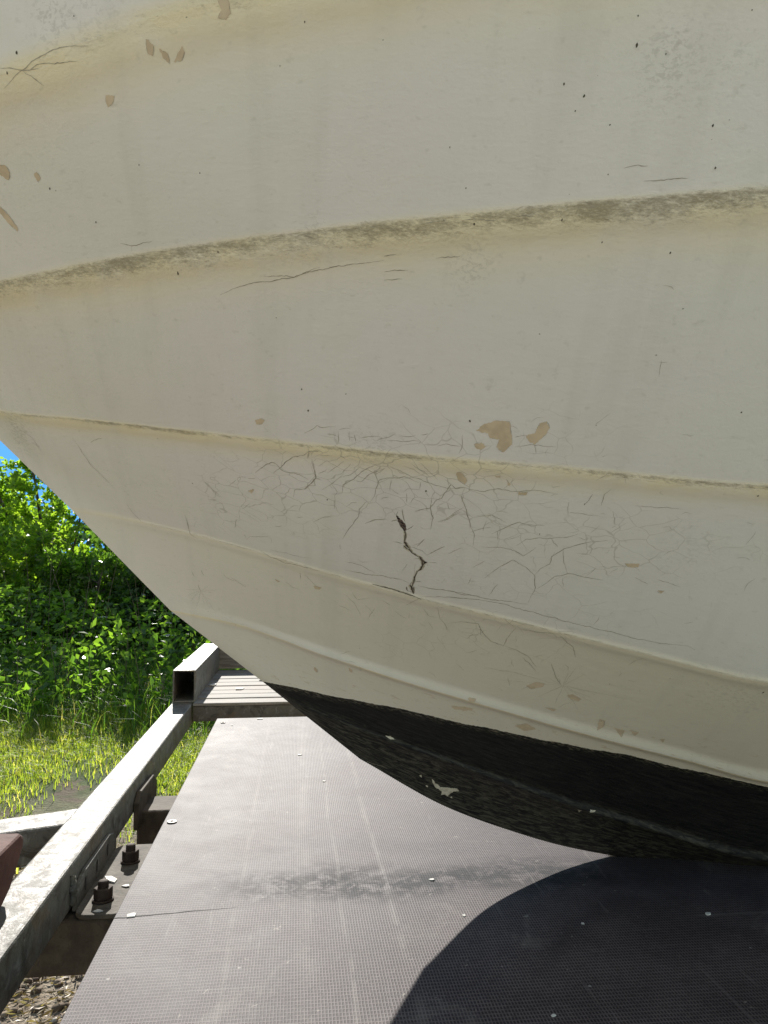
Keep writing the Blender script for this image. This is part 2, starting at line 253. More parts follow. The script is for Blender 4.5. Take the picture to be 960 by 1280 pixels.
# tiny offset from the stem row keeps starboard/port meshes welded visually
def hull_bvh():
    return BVHTree.FromPolygons([tuple(p) for p in HV.reshape(-1, 3).tolist()], [tuple(f) for f in HF.tolist()])
CRACKS = [(1.1,[(0.5773,1.256),(0.571,1.2598),(0.563,1.2633),(0.557,1.2649),(0.5513,1.263),(0.5456,1.2571),(0.5399,1.2541),(0.5304,1.253),(0.5228,1.2496),(0.5152,1.2449)]),(1.1,[(0.5554,1.2544),(0.5485,1.2589),(0.5398,1.2657),(0.5304,1.269),(0.5203,1.2694),(0.515,1.2727)]),(1.1,[(0.5121,1.2652),(0.5091,1.2578),(0.5069,1.2461),(0.5123,1.2405),(0.5188,1.2354),(0.5303,1.2356),(0.5323,1.2278)]),(0.6,[(0.515,1.2727),(0.5042,1.2715)]),(0.6,[(0.515,1.2731),(0.5157,1.2662)]),(0.6,[(0.5069,1.2456),(0.5023,1.245)]),(0.6,[(0.6109,1.2452),(0.6041,1.2483),(0.601,1.2508)]),(0.6,[(0.5993,1.2531),(0.5878,1.2526)]),(0.6,[(0.5869,1.2512),(0.5766,1.2513)]),(0.6,[(0.6424,1.252),(0.6365,1.2461),(0.633,1.2394),(0.6279,1.2348),(0.6228,1.2337)]),(0.6,[(0.6412,1.2314),(0.6296,1.2311)]),(0.6,[(0.5972,1.2184),(0.5903,1.2218),(0.5847,1.2243)]),(0.6,[(0.5751,1.2241),(0.5544,1.2204)]),(0.6,[(0.6086,1.1961),(0.6068,1.2021),(0.6044,1.207)]),(0.6,[(0.5938,1.1811),(0.5889,1.1851),(0.5754,1.1843),(0.5632,1.184),(0.56,1.1812),(0.5602,1.1761)]),(0.6,[(0.5978,1.1885),(0.5938,1.1821)]),(0.6,[(0.5562,1.1966),(0.5457,1.1968)]),(0.6,[(0.5282,1.2062),(0.5202,1.2053)]),(0.6,[(0.5063,1.2001),(0.5015,1.2027)]),(0.6,[(0.5725,1.1958),(0.5709,1.1927)]),(0.6,[(0.6788,1.2156),(0.6773,1.2051),(0.676,1.192)]),(0.6,[(0.5235,1.1393),(0.5229,1.1281)]),(0.6,[(0.5169,1.135),(0.5091,1.1261),(0.5003,1.1184)]),(0.6,[(0.5434,1.1255),(0.5344,1.1188),(0.5232,1.1144)]),(0.6,[(0.6327,1.1361),(0.6269,1.129),(0.6148,1.1243)]),(0.6,[(0.6217,1.1314),(0.598,1.1162)]),(0.6,[(0.5628,1.1677),(0.5408,1.1628),(0.5215,1.1577),(0.5089,1.1562)]),(1.0,[(0.6806,1.1381),(0.6774,1.1308)]),(1.0,[(0.665,1.1402),(0.6614,1.1322)]),(1.0,[(0.6725,1.1196),(0.6712,1.1134),(0.6682,1.1084)]),(0.24,[(0.6689,1.1096),(0.691,1.1015)]),(0.24,[(0.6689,1.1096),(0.6878,1.0925)]),(0.24,[(0.6689,1.1096),(0.6746,1.0903)]),(0.24,[(0.6689,1.1096),(0.6655,1.0867)]),(0.24,[(0.6689,1.1096),(0.6566,1.083)]),(0.24,[(0.6689,1.1096),(0.6465,1.0756)]),(0.24,[(0.6689,1.1096),(0.6536,1.1187)]),(0.24,[(0.6689,1.1096),(0.6412,1.1115)]),(0.24,[(0.6689,1.1096),(0.6495,1.1063)]),(0.24,[(0.6689,1.1096),(0.679,1.1157)]),(0.24,[(0.6689,1.1096),(0.6942,1.1104)]),(0.24,[(0.6689,1.1096),(0.6791,1.0824)]),(0.9,[(0.5764,1.1679),(0.5631,1.158),(0.541,1.1503),(0.5192,1.1448),(0.4979,1.14)]),(0.7,[(0.5208,1.2896),(0.5104,1.2932),(0.507,1.2959),(0.5017,1.2932),(0.4881,1.2938)]),(0.7,[(0.4845,1.29),(0.4727,1.2899)]),(0.7,[(0.4963,1.2871),(0.485,1.284)]),(0.7,[(0.4849,1.2888),(0.4846,1.2783)]),(0.7,[(0.4739,1.2879),(0.4733,1.2789)]),(0.7,[(0.4682,1.2845),(0.4668,1.2777)]),(0.7,[(0.4757,1.2839),(0.4688,1.2816)]),(0.7,[(0.4637,1.2809),(0.449,1.2819),(0.4406,1.2798)]),(0.7,[(0.4469,1.2769),(0.4374,1.2795),(0.4281,1.2822)]),(0.7,[(0.4238,1.2797),(0.4088,1.2794)]),(0.7,[(0.4355,1.2769),(0.4193,1.2753),(0.4065,1.2744),(0.4033,1.2739),(0.4051,1.2703)]),(0.7,[(0.4041,1.2795),(0.3972,1.2801)]),(0.7,[(0.3869,1.2684),(0.3793,1.2691),(0.3645,1.2671)]),(0.7,[(0.3653,1.2772),(0.3645,1.2671),(0.3656,1.2605)]),(0.6,[(0.5048,1.2578),(0.4951,1.2627)]),(0.6,[(0.4945,1.2506),(0.4775,1.2606)]),(0.6,[(0.5045,1.2499),(0.4947,1.2542)]),(0.6,[(0.4785,1.2504),(0.4703,1.2578)]),(0.6,[(0.5001,1.2337),(0.4833,1.2425),(0.4766,1.2486)]),(0.6,[(0.4163,1.252),(0.406,1.2483),(0.3987,1.2433)]),(0.6,[(0.4102,1.2538),(0.396,1.2462),(0.3884,1.2396)]),(0.6,[(0.4023,1.2549),(0.3896,1.2459),(0.3817,1.2377)]),(0.6,[(0.4497,1.1958),(0.4401,1.1992),(0.426,1.1996)]),(0.6,[(0.4209,1.198),(0.4154,1.1984)]),(0.6,[(0.5084,1.1991),(0.498,1.2048),(0.4847,1.2056)]),(0.6,[(0.4888,1.2288),(0.477,1.2287)]),(0.6,[(0.4848,1.223),(0.4848,1.2133)]),(0.6,[(0.4723,1.2146),(0.4663,1.2187),(0.46,1.2187)]),(0.6,[(0.4356,1.2207),(0.4272,1.2229)]),(0.6,[(0.4271,1.2287),(0.4268,1.2393)]),(0.6,[(0.4256,1.2303),(0.4165,1.2249)]),(0.6,[(0.4142,1.2264),(0.4096,1.2295),(0.398,1.2289)]),(0.6,[(0.398,1.2289),(0.3975,1.2361)]),(0.6,[(0.391,1.2262),(0.3869,1.2211)]),(0.6,[(0.41,1.2262),(0.408,1.2162)]),(0.6,[(0.4043,1.216),(0.4017,1.2209)]),(0.6,[(0.3741,1.1954),(0.3663,1.1978),(0.3547,1.2051)]),(0.6,[(0.3679,1.2146),(0.3642,1.2079)]),(0.6,[(0.3616,1.2028),(0.3509,1.2099)]),(0.6,[(0.3534,1.2222),(0.3537,1.2141)]),(0.6,[(0.5067,1.2461),(0.5006,1.2435)]),(0.6,[(0.5034,1.2679),(0.4901,1.2661)]),(0.6,[(0.4832,1.2671),(0.4759,1.2623)]),(0.6,[(0.5168,1.2659),(0.5152,1.2727),(0.5053,1.2716)]),(0.6,[(0.4632,1.255),(0.449,1.2493),(0.4419,1.2457)]),(0.6,[(0.4413,1.2409),(0.4436,1.2458),(0.4357,1.2501)]),(0.6,[(0.4223,1.2493),(0.4151,1.2442)]),(0.6,[(0.4598,1.2547),(0.4695,1.2474),(0.4817,1.2448)]),(0.9,[(0.477,1.2295),(0.4767,1.2371),(0.4656,1.2422),(0.4576,1.2499),(0.4438,1.2552)]),(0.9,[(0.4655,1.2414),(0.4584,1.2402),(0.4488,1.2469),(0.4342,1.2516)]),(0.9,[(0.4466,1.2178),(0.4429,1.2244),(0.4401,1.2376),(0.4395,1.24),(0.4313,1.2419),(0.4212,1.241),(0.4148,1.2426),(0.3991,1.2354)]),(0.9,[(0.4329,1.2538),(0.4188,1.2475),(0.4081,1.2414),(0.3978,1.2377),(0.3841,1.2331),(0.3705,1.2285),(0.3672,1.232)]),(0.9,[(0.3755,1.2382),(0.3673,1.2323),(0.3701,1.2261),(0.3744,1.219),(0.3791,1.2184),(0.3842,1.2102),(0.3986,1.2065)]),(0.9,[(0.3673,1.2323),(0.3627,1.229),(0.3548,1.2289)]),(0.9,[(0.3842,1.2102),(0.3791,1.1999),(0.3794,1.1877)]),(0.9,[(0.4734,1.1787),(0.4684,1.1881),(0.4578,1.2042),(0.4575,1.2113),(0.4511,1.2189),(0.4467,1.2187)]),(0.9,[(0.5122,1.2631),(0.5082,1.2531),(0.5067,1.2461),(0.518,1.2352)]),(2.0,[(0.4059,1.1876),(0.4042,1.1783),(0.4046,1.1744)]),(2.0,[(0.3993,1.1687),(0.3945,1.1622),(0.3861,1.1573)]),(2.0,[(0.3812,1.1507),(0.3806,1.1474),(0.3822,1.1432),(0.3854,1.1398)]),(2.9,[(0.4047,1.1748),(0.4019,1.1711),(0.398,1.1674)]),(2.9,[(0.3863,1.1581),(0.3829,1.1543),(0.3787,1.1507)]),(2.9,[(0.3768,1.1515),(0.3802,1.1491),(0.3814,1.1457)]),(2.9,[(0.3905,1.1241),(0.3878,1.1196),(0.3847,1.1125)]),(1.6,[(0.3854,1.1398),(0.3867,1.1338),(0.3871,1.1268),(0.3877,1.1214)]),(1.6,[(0.3857,1.1415),(0.3869,1.1329),(0.3858,1.1286)]),(1.6,[(0.394,1.1213),(0.3916,1.1159)]),(1.6,[(0.3862,1.1215),(0.3845,1.1165)]),(1.6,[(0.3836,1.1557),(0.3796,1.1457)]),(1.6,[(0.4048,1.1704),(0.4012,1.1668),(0.3962,1.1639)]),(1.25,[(0.4171,1.2037),(0.414,1.1977),(0.4092,1.19)]),(1.25,[(0.4121,1.2102),(0.4106,1.2043),(0.407,1.1967)]),(1.25,[(0.3776,1.1597),(0.3684,1.166),(0.3618,1.1691)]),(1.25,[(0.3904,1.1694),(0.3837,1.1779)]),(1.25,[(0.4214,1.1974),(0.4149,1.1988)]),(1.25,[(0.4686,1.1419),(0.4464,1.1376),(0.4133,1.1326),(0.4036,1.1315),(0.3933,1.1267),(0.3907,1.1249)]),(1.25,[(0.3817,1.123),(0.3655,1.1192),(0.3532,1.1186),(0.334,1.1137),(0.3127,1.1111)]),(0.8,[(0.4169,1.1753),(0.4059,1.1728)]),(0.8,[(0.3752,1.1507),(0.3654,1.1499)]),(0.8,[(0.4205,1.2075),(0.4162,1.203)]),(0.8,[(0.3993,1.1687),(0.394,1.1687),(0.386,1.1654),(0.3801,1.1613),(0.3774,1.1589)]),(0.8,[(0.4694,1.1525),(0.4559,1.1499),(0.4421,1.1438),(0.4317,1.1377)]),(0.8,[(0.3763,1.1091),(0.3512,1.1088),(0.3117,1.1069)]),(0.8,[(0.4493,1.1962),(0.4374,1.1999),(0.4284,1.1999)]),(0.8,[(0.3843,1.2218),(0.3842,1.2092),(0.3788,1.1989)]),(0.8,[(0.3987,1.2071),(0.3842,1.2094)]),(0.8,[(0.3711,1.1954),(0.3608,1.1998),(0.3535,1.2046)]),(0.8,[(0.3857,1.1277),(0.3779,1.1276)]),(1.6,[(0.4333,1.1242),(0.4113,1.1182),(0.3995,1.1149),(0.3861,1.1106),(0.375,1.1055)]),(0.9,[(0.3698,1.228),(0.3557,1.229),(0.3489,1.2262),(0.3345,1.2243),(0.3229,1.227),(0.3085,1.224),(0.289,1.2239),(0.2671,1.2194)]),(0.9,[(0.3542,1.2289),(0.3554,1.2194),(0.3475,1.2044),(0.3394,1.1889),(0.3346,1.1818),(0.3334,1.1694)]),(0.9,[(0.3249,1.1682),(0.3087,1.1681),(0.2915,1.1636),(0.2821,1.1582),(0.2719,1.167)]),(0.9,[(0.3132,1.1331),(0.303,1.1454),(0.2905,1.1535),(0.2754,1.1454),(0.2655,1.1362),(0.2604,1.1229),(0.2625,1.105)]),(0.9,[(0.2655,1.1362),(0.2622,1.1436),(0.2543,1.1491),(0.2554,1.1581),(0.2451,1.165),(0.2315,1.1701),(0.209,1.1739)]),(0.9,[(0.2589,1.121),(0.2453,1.1345),(0.2339,1.1383),(0.2204,1.1347),(0.1996,1.1319)]),(0.9,[(0.3184,1.1816),(0.3101,1.1866),(0.2945,1.193),(0.2777,1.1876)]),(0.9,[(0.2913,1.169),(0.2837,1.1758),(0.2669,1.1766),(0.2485,1.1764),(0.2376,1.1802)]),(1.1,[(0.3477,1.1172),(0.3258,1.1136),(0.3003,1.1081),(0.262,1.103)]),(1.1,[(0.3462,1.1097),(0.3174,1.1076),(0.2852,1.1023),(0.2525,1.093),(0.2204,1.0839),(0.1856,1.0751),(0.1513,1.0664),(0.1217,1.0606),(0.0973,1.0591),(0.089,1.0543)]),(0.6,[(0.3371,1.2007),(0.3228,1.2003),(0.307,1.1932)]),(0.6,[(0.3128,1.1849),(0.3102,1.1745)]),(0.6,[(0.2472,1.1668),(0.2414,1.1527),(0.2339,1.1383)]),(0.6,[(0.2374,1.1345),(0.234,1.1233)]),(0.6,[(0.2604,1.1755),(0.2518,1.1668)]),(0.6,[(0.2258,1.2073),(0.2264,1.218),(0.2224,1.2224)]),(0.6,[(0.2408,1.2093),(0.2365,1.2184)]),(0.6,[(0.2863,1.1911),(0.2704,1.1891)]),(0.6,[(0.3644,1.1998),(0.3524,1.2045)]),(0.6,[(0.3279,1.1453),(0.318,1.1528)]),(0.6,[(0.3566,1.1605),(0.343,1.1677)]),(0.6,[(0.3285,1.1257),(0.3269,1.1337)]),(0.6,[(0.3047,1.112),(0.2981,1.1262)]),(0.6,[(0.3264,1.1954),(0.3272,1.1852)]),(0.6,[(0.3398,1.1837),(0.32,1.1885)]),(0.6,[(0.1723,1.1351),(0.158,1.128)]),(0.6,[(0.1527,1.1335),(0.1279,1.1248)]),(0.6,[(0.1101,1.0851),(0.1035,1.0869)]),(0.6,[(0.1973,1.2065),(0.1558,1.2024)]),(0.6,[(0.2516,1.2017),(0.2256,1.1979)]),(0.6,[(0.2828,1.0856),(0.2658,1.0734)]),(0.6,[(0.3039,1.0735),(0.2989,1.0601)]),(0.6,[(0.3134,1.0592),(0.303,1.0621)]),(0.6,[(0.2847,1.0153),(0.2499,1.0108),(0.2223,1.0033)]),(0.6,[(0.2502,0.9904),(0.2553,1.0028)]),(0.6,[(0.3183,1.2718),(0.3087,1.2735)]),(0.6,[(0.3164,1.2632),(0.3008,1.2646),(0.2803,1.2618)]),(0.6,[(0.3001,1.2651),(0.2961,1.2569)]),(1.0,[(0.339,1.0749),(0.325,1.0783),(0.3062,1.0756),(0.2977,1.0624),(0.2865,1.0539),(0.2723,1.0478),(0.2713,1.0571),(0.2658,1.0734)]),(1.0,[(0.2617,1.0713),(0.2207,1.0672)]),(1.0,[(0.2201,1.0651),(0.2012,1.0504),(0.1943,1.0372)]),(1.0,[(0.2706,1.0479),(0.2424,1.0358),(0.229,1.0201)]),(1.0,[(0.2469,1.0331),(0.2273,1.0143)]),(1.0,[(0.2154,1.027),(0.2073,1.0122),(0.1951,0.9959)]),(0.26,[(0.1934,0.9961),(0.2675,0.9991)]),(0.26,[(0.1934,0.9961),(0.2301,1.0051)]),(0.26,[(0.1934,0.9961),(0.2163,0.9756)]),(0.26,[(0.1934,0.9961),(0.1935,0.9675)]),(0.26,[(0.1934,0.9961),(0.1656,0.9601)]),(0.26,[(0.1934,0.9961),(0.1476,0.9701)]),(0.26,[(0.1934,0.9961),(0.1218,0.9834)]),(0.26,[(0.1934,0.9961),(0.1772,1.015)]),(0.26,[(0.1934,0.9961),(0.1886,1.0236)]),(0.26,[(0.1934,0.9961),(0.2126,1.0068)]),(0.26,[(0.1934,0.9961),(0.1588,0.9819)]),(0.26,[(0.1934,0.9961),(0.206,0.9846)]),(0.26,[(0.1934,0.9961),(0.1937,1.0183)]),(0.26,[(0.1934,0.9961),(0.1473,0.9883)]),(0.55,[(0.4645,1.109),(0.4521,1.0985),(0.4422,1.0801)]),(0.55,[(0.4719,1.094),(0.4545,1.0872)]),(0.55,[(0.4335,1.0767),(0.4269,1.092)]),(0.55,[(0.3914,1.097),(0.3752,1.1081)]),(0.55,[(0.3712,1.0942),(0.3617,1.0838),(0.3524,1.0824)]),(0.55,[(0.3556,1.0967),(0.3491,1.0808),(0.3396,1.0703),(0.3366,1.063)]),(0.55,[(0.3139,1.055),(0.3068,1.0628)]),(0.55,[(0.4565,1.1129),(0.4491,1.1022),(0.4363,1.1045)]),(0.55,[(0.4386,1.0953),(0.4277,1.0846)]),(0.55,[(0.4027,1.0893),(0.3871,1.079)]),(0.55,[(0.4202,1.1032),(0.4068,1.0965)]),(0.9,[(0.6034,1.4098),(0.5832,1.4135),(0.5524,1.4133),(0.5228,1.4145),(0.4943,1.4157),(0.4532,1.4157)]),(0.7,[(0.6995,1.4585),(0.6873,1.4556),(0.6662,1.4549)]),(0.7,[(0.6873,1.4556),(0.6883,1.4516)]),(0.7,[(0.7843,1.563),(0.7702,1.5676),(0.7528,1.5726),(0.7331,1.5765),(0.7148,1.5757),(0.7007,1.5733)]),(0.7,[(0.7579,1.568),(0.7437,1.5702),(0.711,1.5662)]),(0.7,[(0.7844,1.5753),(0.7615,1.5694),(0.7464,1.5674)]),(0.7,[(0.7618,1.5683),(0.7454,1.5576)]),(0.7,[(0.5636,1.418),(0.5301,1.414),(0.5085,1.4173)]),(0.7,[(0.5232,1.4406),(0.5126,1.4349)]),(0.8,[(0.3902,1.4336),(0.3669,1.4304)]),(0.8,[(0.3522,1.4319),(0.34,1.43)]),(0.8,[(0.3527,1.436),(0.3471,1.4378)]),(0.8,[(0.4101,1.4123),(0.3909,1.4115)]),(0.8,[(0.4519,1.4024),(0.4365,1.4013)]),(0.8,[(0.4524,1.4078),(0.4322,1.4067)]),(0.8,[(0.4231,1.4348),(0.4106,1.4355)]),(0.8,[(0.4535,1.4183),(0.4436,1.4182)]),(0.8,[(0.2792,1.4535),(0.2627,1.4531)]),(0.8,[(0.2632,1.4444),(0.2329,1.4429)]),(0.8,[(0.7987,1.3084),(0.784,1.311),(0.7777,1.3102)]),(0.8,[(0.8265,1.3173),(0.81,1.2859),(0.7818,1.255)]),(0.8,[(0.7691,1.2341),(0.7618,1.2215),(0.7494,1.2084)]),(0.8,[(0.6453,1.2537),(0.6359,1.2442),(0.6245,1.2346)]),(0.8,[(0.9491,1.3415),(0.933,1.3235)]),(0.8,[(0.677,1.2122),(0.6762,1.1915),(0.6656,1.1841)]),(0.8,[(0.9222,1.3419),(0.8993,1.3267),(0.8926,1.3078)]),(0.8,[(0.9047,1.3217),(0.8929,1.3139)]),(0.8,[(0.4179,0.8409),(0.3855,0.83)])]
CHIPS = [(0,[(0.3535,1.2796),(0.3486,1.2844),(0.339,1.2871),(0.3257,1.2856),(0.3219,1.2748),(0.3194,1.2662),(0.3257,1.2593),(0.3327,1.2641),(0.3313,1.2712),(0.3403,1.2726),(0.3427,1.2767)]),(0,[(0.3094,1.2727),(0.3018,1.2742),(0.2995,1.2823),(0.2943,1.2837),(0.2902,1.2785),(0.2916,1.2731),(0.299,1.2651),(0.3042,1.2668)]),(0,[(0.3534,1.2682),(0.347,1.2689),(0.3419,1.2657),(0.3458,1.2628),(0.3506,1.2645)]),(0,[(0.3647,1.2424),(0.3601,1.2422),(0.3529,1.2351),(0.3548,1.2321),(0.3621,1.2371)]),(0,[(0.3173,1.2351),(0.3121,1.2303),(0.3134,1.2279)]),(0,[(0.3035,1.2222),(0.2945,1.2222),(0.2954,1.2197),(0.3023,1.22)]),(0,[(0.1862,1.1499),(0.1728,1.1492),(0.1731,1.1457),(0.1821,1.1464)]),(0,[(0.1473,1.1209),(0.1409,1.121),(0.1428,1.1181)]),(0,[(0.232,0.9922),(0.223,0.9992),(0.2135,0.9976),(0.2138,0.9925),(0.2252,0.9878)]),(0,[(0.1846,0.9832),(0.1791,0.9848),(0.1681,0.9783),(0.1703,0.9744),(0.1806,0.9785)]),(0,[(0.2028,0.9611),(0.1894,0.96),(0.1908,0.956)]),(0,[(0.2287,0.9273),(0.2162,0.9329),(0.2023,0.925),(0.2149,0.9204)]),(0,[(0.3118,0.9515),(0.2867,0.9504),(0.284,0.9473),(0.3066,0.9458)]),(0,[(0.2945,0.9683),(0.2848,0.9665),(0.2874,0.9639)]),(0,[(0.1385,0.9498),(0.1324,0.9478),(0.1303,0.937),(0.1355,0.9315)]),(0,[(0.1182,0.9385),(0.1059,0.9345),(0.1065,0.924)]),(0,[(0.1012,0.9362),(0.0906,0.9337),(0.0925,0.9278)]),(0,[(0.065,0.9257),(0.06,0.9264),(0.0593,0.9208)]),(0,[(0.3287,1.2386),(0.3234,1.2386),(0.3236,1.2362)]),(0,[(0.3107,0.9499),(0.296,0.9516),(0.284,0.9494),(0.2947,0.945)]),(0,[(0.2952,0.9671),(0.2852,0.967),(0.2863,0.9621),(0.2928,0.9623)]),(0,[(0.5006,0.998),(0.4958,0.9931),(0.4972,0.9886),(0.502,0.9935)]),(0,[(0.4525,1.0),(0.4472,0.9973),(0.4476,0.9929),(0.4515,0.9952)]),(0,[(0.5054,1.1197),(0.495,1.1184),(0.4969,1.1155),(0.5032,1.1161)]),(0,[(0.5906,1.5814),(0.5822,1.58),(0.5806,1.572),(0.5848,1.5699),(0.5911,1.5715),(0.5877,1.5754)]),(0,[(0.6507,1.5694),(0.6484,1.5687),(0.6445,1.5649),(0.6463,1.5601),(0.6502,1.5616)]),(0,[(0.6404,1.563),(0.6335,1.5595),(0.6326,1.5543),(0.6372,1.558)]),(0,[(0.6214,1.5619),(0.6195,1.5587),(0.6224,1.5546),(0.6291,1.5549),(0.6251,1.5594)]),(0,[(0.6907,1.5451),(0.6833,1.5436),(0.6856,1.5399),(0.6904,1.5383),(0.6919,1.5415)]),(0,[(0.8101,1.5272),(0.8038,1.5252),(0.8012,1.5211),(0.805,1.5171),(0.813,1.5223)]),(0,[(0.7755,1.5149),(0.772,1.5154),(0.7693,1.5113),(0.7733,1.5097)]),(0,[(0.8237,1.5048),(0.817,1.4983),(0.8097,1.4877),(0.8107,1.4857),(0.8197,1.4936),(0.8258,1.5014)]),(0,[(0.5742,1.3066),(0.5686,1.3073),(0.5635,1.3056),(0.5666,1.3023),(0.5726,1.3029)]),(0,[(0.3647,1.2433),(0.36,1.2431),(0.3539,1.2367),(0.3556,1.2331),(0.3624,1.2371)]),(0,[(0.5856,1.2387),(0.5796,1.239),(0.5833,1.2349)]),(0,[(0.588,1.237),(0.5836,1.2389),(0.5804,1.2396),(0.5827,1.2367)]),(0,[(0.5571,1.1288),(0.5507,1.1259),(0.5521,1.1244),(0.5562,1.1267)]),(0,[(0.5046,1.1205),(0.4974,1.1177),(0.5002,1.1154)]),(1,[(0.4171,1.2037),(0.413,1.2006),(0.4087,1.1968),(0.4055,1.1929),(0.4044,1.1876),(0.4065,1.1869),(0.41,1.1905),(0.4139,1.1969)]),(1,[(0.3843,1.1557),(0.3811,1.1543),(0.3763,1.151),(0.3788,1.1501),(0.3812,1.1514)]),(1,[(0.4055,1.1748),(0.4028,1.1751),(0.4012,1.1722),(0.4036,1.1726)]),(1,[(0.3893,1.1214),(0.3871,1.1197),(0.3845,1.1132),(0.3863,1.115)]),(2,[(0.3174,0.8166),(0.3145,0.8146),(0.3121,0.8091),(0.3074,0.8073),(0.3034,0.803),(0.2936,0.8027),(0.2795,0.8023),(0.274,0.7976),(0.2829,0.7956),(0.2878,0.7917),(0.2906,0.7858),(0.2946,0.7889),(0.3008,0.7879),(0.3001,0.7942),(0.3055,0.7983),(0.3113,0.8024),(0.3152,0.8089)]),(2,[(0.3258,0.8035),(0.3232,0.8048),(0.321,0.8005)]),(2,[(0.2869,0.7849),(0.2844,0.7863),(0.2831,0.7829)]),(2,[(0.3927,0.8896),(0.3862,0.8902),(0.378,0.8847),(0.386,0.8845)]),(2,[(0.3365,0.8217),(0.3331,0.8231),(0.3326,0.8175)]),(2,[(0.0978,0.7899),(0.0897,0.7887),(0.0922,0.7866),(0.0986,0.7861)]),(2,[(0.1082,0.7827),(0.1034,0.7825),(0.1033,0.7769)])]
FLECKS = [(3,0.7661,1.5811),(2,0.778,1.5709),(2,0.6023,1.4385),(2.5,0.6437,1.4298),(2,0.7207,1.4756),(1.5,0.6138,1.4896),(1.5,0.5243,1.5603),(1.2,0.5433,1.5406),(1.5,0.6687,1.502),(2,0.7621,1.5035),(1.5,0.7104,1.5934),(3,0.2869,1.5219),(2,0.3322,1.5061),(2.5,0.3168,1.498),(2.2,0.2159,1.4474),(2,0.2244,1.4724),(1.5,0.295,1.4799),(1.5,0.3212,1.4903),(1.5,0.2897,1.4508),(1.5,0.3932,1.4537),(1.5,0.409,1.4794),(2,0.3173,1.4256),(2.5,0.3836,1.4302),(1.5,0.2836,1.4095),(2,0.2319,1.3982),(1.5,0.2662,1.5153),(1.5,0.2162,1.533),(1.5,0.2897,1.5371),(2.5,0.5167,1.3095),(1.8,0.5238,1.3285),(2,0.3607,1.288),(1.5,0.6598,1.2512),(2,0.4931,1.2231),(2.5,0.3909,1.227),(1.5,0.4795,1.3202),(2,0.3611,1.2885),(1.8,0.2408,1.2093),(2,0.1359,0.9474),(1.5,0.1478,1.0032),(2,0.14,1.2823),(2.5,0.0062,1.0053),(2,0.1005,1.2128),(1.5,0.2727,1.1808)]
BLACK_EDGE = [(0.572, 0.9662), (0.5398, 0.9622), (0.4916, 0.9536), (0.4333, 0.9466), (0.3715, 0.9378), (0.3095, 0.9257), (0.2596, 0.9194), (0.2043, 0.9097), (0.1488, 0.9015), (0.0818, 0.8936), (0.0329, 0.8831), (-0.0236, 0.8727), (-0.0796, 0.8602)]
GRIMES = [(0, 0.03, 0.2565, 1.5027), (0, 0.022, 0.2657, 1.5183), (0, 0.018, 0.2139, 1.507), (0, 0.03, 0.907, 1.338), (1, 0.022, 0.7334, 1.5977), (1, 0.028, 0.4497, 1.2693), (1, 0.018, 0.5162, 1.4365), (0, 0.03, 0.0463, 1.0078), (0, 0.035, 0.1359, 1.1613), (1, 0.02, 0.3804, 1.4053), (0, 0.03, 0.007, 0.9887), (1, 0.025, 0.9287, 1.3374), (0, 0.03, 0.6908, 1.5947)]
